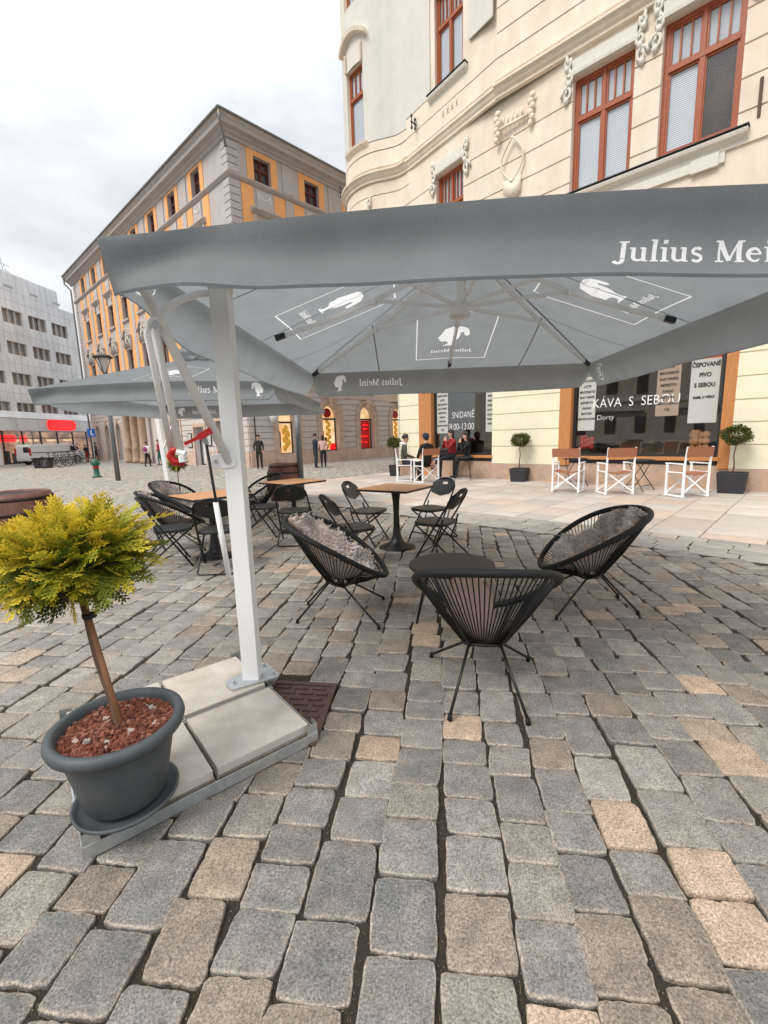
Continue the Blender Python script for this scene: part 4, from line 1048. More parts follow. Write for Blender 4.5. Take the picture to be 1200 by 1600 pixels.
b = MB(); b.prism(pill(-.2, 1.9, 1.9, 2.55), 2.6, 2.75, 0, lambda x, y, z: (x, -z, y)); b.prism(pill(2.3, 3.0, 1.9, 2.5), 2.6, 2.75, 0, lambda x, y, z: (x, -z, y)); b.build('red_inner_sign', 'redsign', PB).location.y = WD
b = MB()
for k in range(26):
    x = -10+k*.85; b.box(x, x+random.uniform(.2, .5), -1.6, -1.2, 0, random.uniform(.5, 1.6))
b.build('shop_shelves', 'darkitem', PB).location.y = WD
b = MB()
for k in range(9): b.box(-8+k*2.2, -6.9+k*2.2, -.9, -.8, 1.95, 2.15)
b.build('shop_lights', 'shopwarm', PB).location.y = WD
b = MB(); b.box(-1.2, -.6, -3.5, -3.4, -.03, 2.9); b.build('wing_pillar', 'panel', PB).location.y = WD

# ------------------------------------------------------------------ cantilever parasols
def xnoise(x, y, k=0): return math.sin(x*3.1+1.7*y+k)*.5+math.sin(x*7.3-2.9*y+2*k)*.3+math.sin(13*x+5*y+k*3)*.2
def parasol(base, NL, NR, FR, FL, zr, zp, label, seed=0, near=True, vent=False):
    P = thing('cantilever_parasol', label, 'parasol', base, 0, 'grey cantilever parasols')
    bx = Vector(base)
    NL, NR, FR, FL = [Vector((*q, zr))-bx for q in (NL, NR, FR, FL)]
    C_ = (NL+NR+FR+FL)/4; PK = Vector((C_.x, C_.y, zp))
    sides = [(NL, NR), (NR, FR), (FR, FL), (FL, NL)]; k0 = seed
    def roof(i, s, t):                                       # s along the edge, t from rim to peak
        a, c = sides[i]; e = a.lerp(c, s); q = e.lerp(PK, t)
        m = abs(((s*2) % 1)-.5)*2; q = q.copy()
        q.z += -.05*(1-m)*math.sin(PI*min(t*1.1, 1))+.012*math.sin(PI*t)
        if i == 0: q.z += .055*math.sin(PI*min(s*.92, 1))*(1-t)**3
        return q
    def val(i, s, t):
        a, c = sides[i]; e = roof(i, s, 0); L = (c-a).length; d = (c-a).normalized(); n = Vector((d.y, -d.x, 0))
        if (e-C_).dot(n) < 0: n = -n
        h = (.242+.14*min(s, .75) if i == 0 else .27+.02*math.sin(PI*s)) if near else .27
        u = s*L; ed = min(s, 1-s)
        f = math.exp(-((s-.0)*L/.55)**2) if i in (0, 3) else 0
        if i == 3: f = math.exp(-((1-s)*L/.55)**2)
        o = -.046*math.sin(PI*t)+.066*t*t+.020*xnoise(u*.7, t*.5, k0+i)*t+.010*math.sin(u*4.1+2*t+k0)*t
        if i == 0: o += f*(.055*math.sin(5.0*u*2.2+t*4.2)*t+.02*math.sin(14*u+t*7)*t)
        else: o += f*.015*math.sin(5*(L-u)+t*3)*t
        hh = h*(1-(.10 if i == 0 else .55)*f) + .01*math.sin(u*2.1+k0)
        if ed*L < .07 and not (i == 0 and s < .5) and not (i == 3 and s > .5): hh -= (.07-ed*L)*1.1
        rnd = .02*(1-math.exp(-t*9))
        q = e+n*(o+rnd)+Vector((0, 0, -hh*t))+d*(f*.05*t*(1 if i == 0 else -1))
        if i in (0, 3):                                      # the cloth is closed round the near corner
            dist = u if i == 0 else L-u; g_ = math.exp(-(dist/.16)**2)
            a0 = (NR-NL).normalized(); n0 = Vector((a0.y, -a0.x, 0)); a3 = (FL-NL).normalized(); n3 = Vector((-a3.y, a3.x, 0))
            cq = NL+(n0+n3)*(.012+.02*t)+Vector((.05, .05, 0))*t+Vector((0, 0, -.21*t)); q = q.lerp(cq, g_)
        return q, n
    from mathutils.geometry import delaunay_2d_cdt
    b = MB(); topt = .97 if not vent else .86
    def cloth(outline, pts, prints, fn):
        vs = [Vector(p) for p in outline+pts]; fs = []
        for V, F in prints:
            o = len(vs); vs += [Vector(p) for p in V]
            for f in F:
                ar = sum(V[f[j]][0]*V[f[(j+1) % len(f)]][1]-V[f[(j+1) % len(f)]][0]*V[f[j]][1] for j in range(len(f)))
                if abs(ar) < 2e-8: continue
                f = list(f) if ar > 0 else list(f)[::-1]; fs.append([j+o for j in f])
        r = delaunay_2d_cdt(vs, [], fs, 0, 1e-5)
        o = len(b.v); b.v += [tuple(fn(p.x, p.y)) for p in r[0]]
        bbs = [(min(p[0] for p in V), max(p[0] for p in V), min(p[1] for p in V), max(p[1] for p in V)) for V, F in prints]
        for f, src in zip(r[2], r[5]):
            c = sum((r[0][j] for j in f), Vector((0, 0)))/len(f)
            b.f.append(tuple(j+o for j in f)); b.m.append(1 if len(src) and any(q[0] <= c.x <= q[1] and q[2] <= c.y <= q[3] for q in bbs) else 0)
    def shift(vf, dx, dy): return [(x+dx, y+dy) for x, y in vf[0]], vf[1]
    def strips(x0, x1, y0, y1, n=14):
        hz = (x1-x0) > (y1-y0); v = []
        for k in range(n+1):
            q = k/n; v += [(x0+(x1-x0)*q, y0), (x0+(x1-x0)*q, y1)] if hz else [(x0, y0+(y1-y0)*q), (x1, y0+(y1-y0)*q)]
        return v, [(2*k, 2*k+1, 2*k+3, 2*k+2) for k in range(n)]
    def ringp(r0, r1, a0, a1, n=14):
        v = []
        for k in range(n+1):
            a = R(a0+(a1-a0)*k/n); v += [(r0*math.cos(a), r0*math.sin(a)), (r1*math.cos(a), r1*math.sin(a))]
        return v, [(2*k, 2*k+1, 2*k+3, 2*k+2) for k in range(n)]
    def flipx(vf): return [(-x, y) for x, y in vf[0]], vf[1]
    for i in range(4):
        L = (sides[i][1]-sides[i][0]).length; sl = ((sides[i][0]+sides[i][1])/2-PK).length; Y1 = sl*topt
        ol = [(-L/2, 0), (L/2, 0), (L/2*(1-topt), Y1), (-L/2*(1-topt), Y1)]
        pts = []
        for j in range(15):
            y = Y1*j/14; hw_ = L/2*(1-y/sl)
            for k in range(1 if 0 < j < 14 else 0, 25 if 0 < j < 14 else 25):
                if j == 0 or j == 14: 
                    if k == 0: continue
                    pts.append((-hw_+2*hw_*k/25, y)); continue
                pts.append((-hw_+2*hw_*k/25, y))
            if 0 < j < 14: pts += [(-hw_, y), (hw_, y)]
        wl = .011; pr = [strips(-.4, .4, .25, .25+wl), strips(-.4, .4, 1.18-wl, 1.18), strips(-.4, -.4+wl, .25, 1.18), strips(.4-wl, .4, .25, 1.18)]
        V, F, w = serif_text('Julius Meinl', .062, 0); pr += [shift((V, F), -w/2, .40), shift(head_mesh(.34), -.17, .54)]
        cloth(ol, pts, pr, lambda x, y, i=i, L=L, sl=sl: roof(i, min(max(.5+x/(L*max(1-y/sl, .001)), 0), 1), y/sl))
        # valance: x along the edge, y up from the hem
        H_ = .26; pts = [(L*k/90, H_*j/10) for j in range(11) for k in range(91) if not (k in (0, 90) and j in (0, 10))]; pr = []
        if i == 0:
            V, F, w = serif_text('Julius Meinl', .074 if near else .084, .24 if near else 0)
            if near: V = [(x*1.24, y*.92) for x, y in V]
            pr.append(shift((V, F), 1.945 if near else 2.22, .055 if near else .11))
            if not near: pr.append(shift(head_mesh(.17), 3.10, .06))
        if i == 2:
            V, F, w = serif_text('Julius Meinl', .072, 0); pr += [shift((V, F), L-1.13, .10), shift(head_mesh(.16), L-.43, .055)]
        if near and i in (1, 3):
            s0 = L-.30 if i == 1 else L-.24
            pr += [shift(ringp(.075, .083, 0, 150), s0, .13), shift(ringp(.075, .083, 180, 330), s0, .13)]
            for t_, y_ in (('100%', .022), ('SUN', -.012), ('PRO', -.045)):
                tv, tf = text_mesh(t_, .036, .001, 'CENTER')
                pr.append(([(x+s0, y+y_+.13) for x, y in tv], [list(f) for f in tf]))
        cloth([(0, 0), (L, 0), (L, H_), (0, H_)], pts, pr, lambda x, y, i=i, L=L: val(i, min(max(x/L, 0), 1), 1-y/H_)[0])
    can = b.build('canopy', ['fabric', 'print'], P, smooth=True)
    b = MB()
    for i in range(4):                                       # hem
        for k in range(60):
            p0, p1 = val(i, k/60, 1)[0], val(i, (k+1)/60, 1)[0]
            b.add([p0, p1, p1+Vector((0, 0, .012))+val(i, (k+1)/60, .95)[1]*.002, p0+Vector((0, 0, .012))+val(i, k/60, .95)[1]*.002], [(0, 1, 2, 3)])
    b.build_pieces('hem', 'fabric', can, smooth=True)
    b = MB()                                                 # panel seams
    for i in range(4):
        for s_ in (.0, .25, .5, .75):
            w2 = .006
            for k in range(12):
                t0, t1 = k/12*topt, (k+1)/12*topt; L = (sides[i][1]-sides[i][0]).length
                if s_ in (.25, .75):                         # parallel seam of the cloth widths, ends on the rib
                    x_ = abs(s_-.5)*L; tm = 1-x_*2/L
                    if t1 > tm: continue
                    q0, q1 = .5+(s_-.5)/(1-t0), .5+(s_-.5)/(1-t1)
                else: q0 = q1 = s_
                e0, e1 = w2/L/(1-t0), w2/L/(1-t1*.999)
                q0, q1 = min(max(q0, e0), 1-e0), min(max(q1, e1), 1-e1)
                dz = Vector((0, 0, -.004)); b.add([roof(i, q0-e0, t0)+dz, roof(i, q0+e0, t0)+dz, roof(i, q1+e1, t1)+dz, roof(i, q1-e1, t1)+dz], [(0, 1, 2, 3)])
    b.build('seams', 'seam', can)
    if vent:
        b = MB()
        cn = [PK.lerp(q, .2)+Vector((0, 0, .16)) for q in (NL, NR, FR, FL)]; tp = PK+Vector((0, 0, .34))
        for i in range(4): b.add([cn[i], cn[(i+1) % 4], tp], [(0, 1, 2)]); a, c = cn[i], cn[(i+1) % 4]; b.add([a, c, c-Vector((0, 0, .07)), a-Vector((0, 0, .07))], [(0, 1, 2, 3)])
        b.build('vent_cap', 'fabric', can)
    # ribs, hub, struts
    ends = [NL, (NL+NR)/2, NR, (NR+FR)/2, FR, (FR+FL)/2, FL, (FL+NL)/2]
    HB = Vector((C_.x-.08, C_.y, 2.44 if near else 2.5))
    hubm = MB(); hubm.lathe([(.05, HB.z-.09), (.085, HB.z-.07), (.085, HB.z+.03), (.05, HB.z+.05), (.03, HB.z+.06), (.03, zp-.03)], 16, 0, (HB.x, HB.y)); 
    hub = hubm.build('hub', 'white', P)
    for k, e in enumerate(ends):
        e2 = e.lerp(PK, .07 if k % 2 else .015)-Vector((0, 0, .03)); tp = PK-Vector((0, 0, .05))
        rb = MB(); md = e2.lerp(tp, .52)-Vector((0, 0, .035 if k % 2 == 0 else .05)); a_ = e2; 
        pts = [e2, e2.lerp(md, .5)-Vector((0, 0, .012)), md, tp]
        for q in range(3): rb.bar(pts[q], pts[q+1], .02, .034)
        r_ = rb.build('rib', 'white', P)
        cp = MB(); cp.bar(e2, e2.lerp(md, .10), .036, .04); cp.build('end_cap', 'darkmetal', r_)
        sb_ = MB(); sb_.bar(HB+(md-HB).normalized()*.06, md, .016, .028); sb_.tube([md-Vector((0, 0, .03)), md+Vector((0, 0, .01))], .022, 8); sb_.build('strut', 'white', r_)
    return P, PK

MAST = Vector((-.785, 2.40, 0))
par1, pk1 = parasol(MAST, (-1.08, 1.92), (2.30, 1.70), (2.53, 5.60), (-.85, 5.82), 2.25, 2.9, 'large grey parasol on a white rectangular mast with concrete slab base', 0)
b = MB(); b.box(-.045, .045, -.045, .045, .10, 2.20); b.box(-.049, -.045, -.03, -.008, .12, 2.15); b.box(-.049, -.045, .008, .03, .12, 2.15); mast = b.build('mast', 'white', par1, bevel=.006)
b = MB(); b.tube([(0, 0, 2.15), (.05, .05, 2.3), (.35, .32, 2.44), tuple(pk1-Vector((.05, .03, .12)))], .04, 10); b.box(-.047, .047, -.047, .047, 2.19, 2.22); b.build('cantilever_arm', 'white', par1, smooth=True)
def AY(px, py, y):                 # point at depth y seen at a pixel, relative to the mast foot
    d = _f*FPX + _r*(px-600) - _u*(py-800); q = _C + d*(y/d[1]); return Vector(q)-MAST
b = MB(); b.tube([AY(358, 722, 2.36), AY(225, 452, 2.06), AY(216, 430, 2.03)], .022, 12); b.build('linkage_tube', 'white', par1, smooth=True)
b = MB(); b.tube([AY(338, 458, 2.40), AY(310, 459, 2.33), AY(283, 468, 2.22), AY(257, 482, 2.13), AY(244, 500, 2.09), AY(243, 520, 2.09), AY(284, 716, 2.28)], .0165, 12); b.build('bent_rod', 'white', par1, smooth=True)
b = MB(); b.tube([AY(243, 498, 2.09), AY(233, 505, 2.10), AY(230, 522, 2.10), AY(268, 706, 2.30)], .015, 12); b.build('bent_rod', 'white', par1, smooth=True)
b = MB(); b.tube([AY(243, 506, 2.04), AY(238, 508, 2.13)], .016, 10); b.build('pivot_bolt', 'galv', par1)
b = MB()
b.prism(pill(-.115, .025, 1.31, 1.385), -.052, -.041, 0, lambda x, y, z: (x, z, y)); b.prism(pill(-.115, .025, 1.31, 1.385), .041, .052, 0, lambda x, y, z: (x, z, y))
b.box(-.05, -.04, -.04, .04, 1.31, 1.385)
br = b.build('mast_bracket', 'white', par1, bevel=.003)
b = MB(); b.tube([(-.08, -.060, 1.348), (-.08, .060, 1.348)], .010, 8); b.build('pivot_bolt', 'galv', br)
b = MB(); b.tube([AY(283, 702, 2.27), AY(270, 704, 2.27), AY(266, 712, 2.27), AY(272, 722, 2.27), AY(287, 724, 2.27)], [.013, .017, .020, .022, .016], 8); h_ = b.build('red_handle', 'redpaint', par1, smooth=True)
b = MB(); b.bar(AY(288, 694, 2.25), AY(326, 676, 2.25), .004, .016); b.bar(AY(310, 684, 2.248), AY(330, 672, 2.248), .008, .032); b.build('strap', 'redpaint', h_)
b = MB(); b.tube([AY(277, 706, 2.26), AY(290, 710, 2.26)], .018, 8); b.tube([AY(284, 712, 2.26), AY(286, 722, 2.26)], .019, 8); b.build('handle_clamp', 'white', h_)
b = MB(); b.tube([AY(322, 692, 2.30), AY(337, 780, 2.34), AY(340, 800, 2.35)], .0075, 8); ga = b.build('gas_spring', 'black', par1, smooth=True)
b = MB(); b.tube([AY(337, 785, 2.34), AY(358, 902, 2.37)], .0145, 10); b.build('spring_cylinder', 'white', ga, smooth=True)
b = MB(); b.tube([AY(358, 900, 2.37), AY(361, 912, 2.37)], .011, 8); b.bar(AY(361, 912, 2.37), AY(374, 915, 2.38), .024, .024); b.tube([AY(318, 683, 2.29), AY(323, 694, 2.30)], .013, 8); b.build_pieces('spring_joint', 'galv', ga)
# steel base frame with four concrete slabs
BO = Vector((-1.09, 1.39, 0)); BU = Vector((.776, .630, 0)); BV = Vector((-.630, .776, 0))
def BQ(u, v, z, o=MAST): return tuple(BO+BU*u+BV*v+Vector((0, 0, z))-o)
b = MB()
for (u0, v0, u1, v1) in ((-.02, -.02, .93, -.02), (.93, -.02, .93, .95), (.93, .95, -.02, .95), (-.02, .95, -.02, -.02)):
    d = Vector((u1-u0, v1-v0, 0)).normalized(); nn = (d.y, -d.x)
    for a0, a1, z0, z1 in ((0, .005, .0, .055), (-.045, .0, .0, .006)):
        P_ = [(u0+nn[0]*a0, v0+nn[1]*a0), (u1+nn[0]*a0, v1+nn[1]*a0), (u1+nn[0]*a1, v1+nn[1]*a1), (u0+nn[0]*a1, v0+nn[1]*a1)]
        vs = [BQ(u, v, z) for z in (z0+.004, z1) for u, v in P_]
        b.add(vs, [(3, 2, 1, 0), (4, 5, 6, 7), (0, 1, 5, 4), (1, 2, 6, 5), (2, 3, 7, 6), (3, 0, 4, 7)])
for u, v in ((-.022, -.022), (.932, -.022), (.932, .952), (-.022, .952)):
    su, sv = (1 if u < .5 else -1), (1 if v < .5 else -1)
    for (u2, v2) in ((u+su*.055, v), (u, v+sv*.055)):
        vs = [BQ(*q) for q in ((u, v, .004), (u2, v2, .004), (u2, v2, .105), (u, v, .105))]; b.add(vs, [(0, 1, 2, 3)])
for u in (.452, ):
    vs = [BQ(u, -.02, .02), BQ(u+.012, -.02, .02), BQ(u+.012, .95, .02), BQ(u, .95, .02)]; b.add(vs, [(0, 1, 2, 3)])
bar_z = (.03, .075)
for v in (.455, .475):
    vs = [BQ(u, v+dv, z) for z in bar_z for u, dv in ((-.02, 0), (.93, 0), (.93, .006), (-.02, .006))]; b.add(vs, [(3, 2, 1, 0), (4, 5, 6, 7), (0, 1, 5, 4), (1, 2, 6, 5), (2, 3, 7, 6), (3, 0, 4, 7)])
b.build('base_frame', 'galv', par1)
mu, mv = [(MAST-BO).dot(q) for q in (BU, BV)]
b = MB()
pl = [(-.13, -.045), (-.045, -.13), (.045, -.13), (.13, -.045), (.13, .045), (.045, .13), (-.045, .13), (-.13, .045)]
b.prism([(BU.x*x+BV.x*y, BU.y*x+BV.y*y) for x, y in [(-.15, -.03), (-.14, -.055), (.11, -.10), (.13, -.08), (.13, .09), (.11, .11), (-.14, .06), (-.15, .04)]], .092, .106)
ft = b.build('foot_plate', 'galv', par1, bevel=.002)
b = MB()
for x, y in ((-.115, 0), (.095, -.065), (.095, .07)):
    q = BU*x+BV*y; b.lathe([(.018, .106), (.018, .110), (.011, .110), (.011, .125), (.008, .127)], 8, 0, (q.x, q.y))
b.build('foot_bolts', 'galv', ft)
b = MB(); b.box(-.06, .06, -.05, .05, .03, .092); b.build('foot_bracket', 'darkmetal', par1)
slabl = ['pale concrete slab under the big plant pot, nearest the camera side of the parasol base', 'pale concrete slab with faint scratches directly before the white mast foot', 'pale concrete slab behind the mast foot on the parasol base', 'pale concrete slab hidden behind the plant pot at the rear of the parasol base']
k = 0
for (u, v) in ((0, 0), (.457, 0), (.457, .485), (0, .485)):
    o_ = BO+BU*(u+.226)+BV*(v+.226)
    b = MB()
    def TS(x, y, z): return tuple(BU*x+BV*y+Vector((0, 0, z)))
    a = .223
    b.box(-a, a, -a, a, .0, .036, 1, TS); b.box(-a+.004, a-.004, -a+.004, a-.004, .037, .079, 0, TS)
    s_ = b.build('concrete_slab', ['concrete', 'concrete_side'], None, bevel=.0035); s_.location = (o_.x, o_.y, .012+.002*(k % 2)); tag(s_, slabl[k], 'paving slab', 'concrete ballast slabs in the parasol base'); k += 1

par2, pk2 = parasol((-5.35, 11.2, 0), (-4.94, 6.52), (-1.51, 6.60), (-1.38, 10.45), (-4.86, 10.4), 2.25, 2.98, 'grey parasol with vent cap over the wooden bistro tables, further across the square', 3, near=False, vent=True)
b = MB(); b.bar((0, 0, 0), (-.15, 0, 2.75), .10, .10); b.build('mast', 'white', par2, bevel=.006)
b = MB(); b.bar((-.15, 0, 2.75), tuple(pk2+Vector((0, 0, .1))), .07, .09); b.bar((-.05, 0, 1.3), (.8, -.75, 2.3), .04); b.build('cantilever_arm', 'white', par2)
b = MB(); b.box(-.5, .5, -.5, .5, 0, .1); b.build('base_plate', 'concrete', par2)

# drain grate in front of the mast
gt = thing('drain_grate', 'rusty brown cast iron drain grate set in the cobbles beside the parasol base', 'drain cover', G(430, 1067), 0)
g0, g1, g2 = G(430, 1067), G(527, 1072), G(493, 1168); gu = (g1-g0); gv = (g2-g1)
b = MB()
def GQ(u, v, z): return tuple(gu*u+gv*v+Vector((0, 0, z)))
b.box(0, 1, -.02, 1, -.02, .0055, 0, GQ)
b.box(0, 1, -.02, .04, -.004, .013, 0, GQ); b.box(0, 1, .95, 1, -.004, .013, 0, GQ); b.box(0, .05, .04, .95, -.004, .013, 0, GQ); b.box(.92, 1, .04, .95, -.004, .013, 0, GQ)
for i in range(9):
    for j in range(3):
        o_ = .1 if i % 2 else .0; b.box(.10+o_+j*.27, .30+o_+j*.27 if .30+o_+j*.27 < .9 else .9, .08+i*.097, .12+i*.097, -.004, .014, 0, GQ)
b.build('grate', 'iron', gt)

# ------------------------------------------------------------------ planted pot on the base
pot = thing('potted_conifer', 'golden conifer standard in a round anthracite pot of red lava gravel on the parasol base', 'potted tree', (-1.022, 1.53, .094))
b = MB(); b.lathe([(.13, .010), (.165, .008), (.181, .022), (.184, .034), (.176, .036), (.168, .022), (.13, .016), (0, .016)], 48); b.build('saucer', 'pot', pot, smooth=True)
b = MB(); b.lathe([(0, .028), (.128, .028), (.142, .045), (.178, .22), (.186, .285), (.188, .288), (.205, .29), (.226, .300), (.232, .318), (.228, .336), (.212, .344), (.198, .338), (.192, .318), (.188, .27), (0, .27)], 64); pt = b.build('pot', 'pot', pot, smooth=True)
b = MB(); cols = []
for i in range(1500):
    r_ = .186*math.sqrt(random.random()); a = random.uniform(0, 2*PI); s_ = random.uniform(.005, .0105); z = .295+.012*random.random()+.014*math.exp(-(r_/.09)**2)
    n0 = len(b.v); rt = Matrix.Rotation(random.uniform(0, 6), 3, (random.random(), random.random(), .3))
    vs = [Vector((x*random.uniform(.7, 1.3), y*random.uniform(.7, 1.3), zz*random.uniform(.5, 1)))*s_ for x in (-1, 1) for y in (-1, 1) for zz in (-1, 1)]
    b.add([tuple(rt @ q+Vector((r_*math.cos(a), r_*math.sin(a), z))) for q in vs], [(0, 1, 3, 2), (4, 6, 7, 5), (0, 4, 5, 1), (2, 3, 7, 6), (0, 2, 6, 4), (1, 5, 7, 3)])
    c = random.choice([(.14, .04, .025), (.20, .06, .035), (.26, .085, .05), (.11, .035, .025), (.30, .13, .09)])
    if random.random() < .02: c = (.45, .36, .33)
    cols += [(*c, 1)]*8
b.add([(.19*math.cos(a), .19*math.sin(a), .285) for a in [2*PI*k/24 for k in range(24)]], [tuple(range(24))]); cols += [(.06, .02, .015, 1)]*24
b.build('lava_mulch', 'lava', pot, cols=cols)
CR = Vector((-.155, .11, .93-.04))                            # crown centre relative to the pot
def conifer_trunk(parent, top, stake=True, r=.014):
    b = MB(); pts = [(.01+(top.x-.01)*t+.004*math.sin(t*9), (top.y)*t, .28+(top.z-.28)*t) for t in [i/10 for i in range(11)]]
    b.tube(pts, [r*(1.05-.3*i/10) for i in range(11)], 10)
    for k in range(16):
        a = random.uniform(0, 2*PI); e = random.uniform(.2, 1.0); p0 = Vector(pts[9 if k % 2 else 10]); q = p0+Vector((math.cos(a)*.16, math.sin(a)*.16, .14*e)); b.tube([p0, p0.lerp(q, .5)+Vector((0, 0, -.01)), q], [r*.45, r*.3, r*.15], 5)
    o = b.build('trunk', 'bark', parent, smooth=True)
    if stake:
        b = MB(); b.tube([(.03, -.012, .25), (top.x*.97+.02, top.y-.012, top.z-.06)], r*.75, 8); b.build('stake', 'cane', parent, smooth=True)
        b = MB(); 
        for t in (.80,):
            c = Vector((.02+top.x*t, top.y*t-.006, .28+(top.z-.28)*t)); b.tube([c+Vector((0, 0, -.007)), c+Vector((0, 0, .008))], r*1.6, 10)
        b.build_pieces('tie', 'black', parent)
conifer_trunk(pot, CR-Vector((0, 0, .06)), r=.0155)
def spray_proto(L):
    """flat scale-leaved spray along +x; returns verts, faces, tip factor"""
    v, f, t = [], [], []
    def leaf(p, d, l, w, tf):
        n = Vector((-d.y, d.x, 0)); q = Vector((0, 0, random.uniform(-.12, .12)*l)); o = len(v)
        w *= 1.55; v.extend([p, p+d*l*.45+n*w+q, p+d*l, p+d*l*.45-n*w+q]); f.append((o, o+1, o+2, o+3)); t.extend([tf*.7, tf*.9, min(tf+.25, 1), tf*.9])
    n = 9
    for i in range(n):
        x = L*(i+.3)/n; p = Vector((x, 0, -.10*L*(i/n)**2)); tf = i/n
        leaf(p, Vector((1, 0, 0)), L/n*1.6, L*.018, tf)
        for sg in (-1, 1):
            bl = L*.50*(1-.75*i/n)*random.uniform(.75, 1.1); a = R(random.uniform(34, 50))*sg; d = Vector((math.cos(a), math.sin(a), random.uniform(-.15, .15))).normalized()
            m = 3 if bl > L*.2 else 2
            for j in range(m):
                pj = p+d*bl*j/m; leaf(pj, d, bl/m*1.35, L*.020, min(tf*.6+.4*(j+1)/m, 1))
                for s2 in (-1, 1):
                    a2 = a+R(38)*s2; d2 = Vector((math.cos(a2), math.sin(a2), random.uniform(-.2, .2))).normalized(); leaf(pj+d*bl*.15, d2, bl*.30*(1-.25*j), L*.016, min(tf*.6+.4*(j+1)/m, 1))
    return np.array([tuple(p) for p in v]), f, np.array(t)
def conifer_crown(parent, C0, rad, n, L, name='foliage', dark=.0, gold=1.0, seed=1, drift=(0, 0)):
    rs = np.random.default_rng(seed); protos = [spray_proto(1.0) for _ in range(6)]
    lobes = [Vector((rs.normal(), rs.normal(), rs.normal()*.8)).normalized() for _ in range(13)]; lw = [rs.uniform(.78, 1.22) for _ in lobes]
    V, F, Cc = [], [], []; o = 0
    for i in range(n):
        d = Vector((rs.normal(), rs.normal(), rs.normal())).normalized()
        k = max(range(len(lobes)), key=lambda q: d.dot(lobes[q])); sc_ = lw[k]*(.82+.18*d.dot(lobes[k])**2)
        fr = rs.uniform(.18, .86)**.6
        p = C0+Vector((d.x*rad[0]*fr*sc_, d.y*rad[1]*fr*sc_, d.z*rad[2]*fr*sc_))
        g = Vector((d.x, d.y, d.z*.75+.18+rs.normal()*.18+(.25 if d.z > 0 else .02)))+Vector((rs.normal(), rs.normal(), rs.normal()))*.32
        g.normalize(); up_ = Vector((rs.normal()*.5, rs.normal()*.5, 1)).normalized(); y = up_.cross(g).normalized(); z = g.cross(y)
        l = L*rs.uniform(.65, 1.25)*(1.0 if fr > .5 else .8)
        pv, pf, ptf = protos[i % 6]; Rm = np.array([g, y, z])
        V.append(pv*l @ Rm+np.array(p)); F += [tuple(a+o for a in q) for q in pf]; o += len(pv)
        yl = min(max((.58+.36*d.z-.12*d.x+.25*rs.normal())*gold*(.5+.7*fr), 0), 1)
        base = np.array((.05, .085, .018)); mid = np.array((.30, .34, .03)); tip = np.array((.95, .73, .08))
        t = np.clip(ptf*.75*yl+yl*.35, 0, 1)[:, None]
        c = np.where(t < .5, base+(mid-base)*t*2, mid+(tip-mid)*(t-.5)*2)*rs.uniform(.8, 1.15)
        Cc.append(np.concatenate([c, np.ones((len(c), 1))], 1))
    b = MB(); b.v = np.concatenate(V).tolist(); b.f = F; b.m = [0]*len(F)
    return b.build(name, 'leaf', parent, cols=np.concatenate(Cc))
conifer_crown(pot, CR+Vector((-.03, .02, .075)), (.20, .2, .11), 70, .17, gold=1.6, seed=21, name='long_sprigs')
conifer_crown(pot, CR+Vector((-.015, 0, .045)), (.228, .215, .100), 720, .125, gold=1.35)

# small clipped trees in dark planters
def box_crown(parent, C0, rad, n, ls, mat_='leafd', gold=0, seed=3):
    rs = np.random.default_rng(seed); b = MB(); cols = []
    for i in range(n):
        d = Vector((rs.normal(), rs.normal(), rs.normal())).normalized(); f = rs.uniform(.55, 1.0)*(1+.10*math.sin(5*d.x+3*d.z+seed)+.08*math.sin(9*d.y+seed))
        p = C0+Vector((d.x*rad[0], d.y*rad[1], d.z*rad[2]))*f
        g = (d+Vector((rs.normal(), rs.normal(), rs.normal()))*.6+Vector((0, 0, .3))).normalized(); n_ = g.cross(Vector((rs.normal(), rs.normal(), rs.normal()))).normalized(); l = ls*rs.uniform(.6, 1.3)
        b.add([p, p+g*l*.5+n_*l*.2, p+g*l, p+g*l*.5-n_*l*.2], [(0, 1, 2, 3)])
        q = rs.uniform(); c = np.array((.03, .05, .012))*(1-q)+np.array((.12, .13, .025))*q
        if gold: c = c*(1-q*gold)+np.array((.5, .38, .04))*q*gold
        cols += [(*c, 1)]*4
    return b.build('foliage', mat_, parent, cols=cols)
def planter_tree(loc, rz, label, top=.40, w=.21, stem=.95, cr=.25, seed=1):
    t = thing('clipped_tree', label, 'potted tree', loc, rz, 'clipped standard trees in square planters')
    b = MB(); wb = w*.84
    vs = [(-wb, -wb, 0), (wb, -wb, 0), (wb, wb, 0), (-wb, wb, 0), (-w, -w, top), (w, -w, top), (w, w, top), (-w, w, top), (-w+.025, -w+.025, top), (w-.025, -w+.025, top), (w-.025, w-.025, top), (-w+.025, w-.025, top), (-w+.025, -w+.025, top-.04), (w-.025, -w+.025, top-.04), (w-.025, w-.025, top-.04), (-w+.025, w-.025, top-.04)]
    fs = [(3, 2, 1, 0)]+[(i, (i+1) % 4, 4+(i+1) % 4, 4+i) for i in range(4)]+[(4+i, 4+(i+1) % 4, 8+(i+1) % 4, 8+i) for i in range(4)]+[(8+i, 8+(i+1) % 4, 12+(i+1) % 4, 12+i) for i in range(4)]+[(12, 13, 14, 15)]
    b.add(vs, fs); b.build('planter', 'planter', t, bevel=.006)
    b = MB(); b.tube([(.012*math.sin(k*1.3+seed), .01*math.cos(k), top-.05+(stem-top+.1)*k/8) for k in range(9)], [.017-.0008*k for k in range(9)], 8)
    for k in range(8): a = k*.8; b.tube([(0, 0, stem), (.5*cr*math.cos(a), .5*cr*math.sin(a), stem+cr*.5)], [.008, .003], 5)
    b.build('trunk', 'bark', t, smooth=True)
    box_crown(t, Vector((0, 0, stem+cr*.62)), (cr, cr, cr*.72), 2600, .05, seed=seed)
    return t
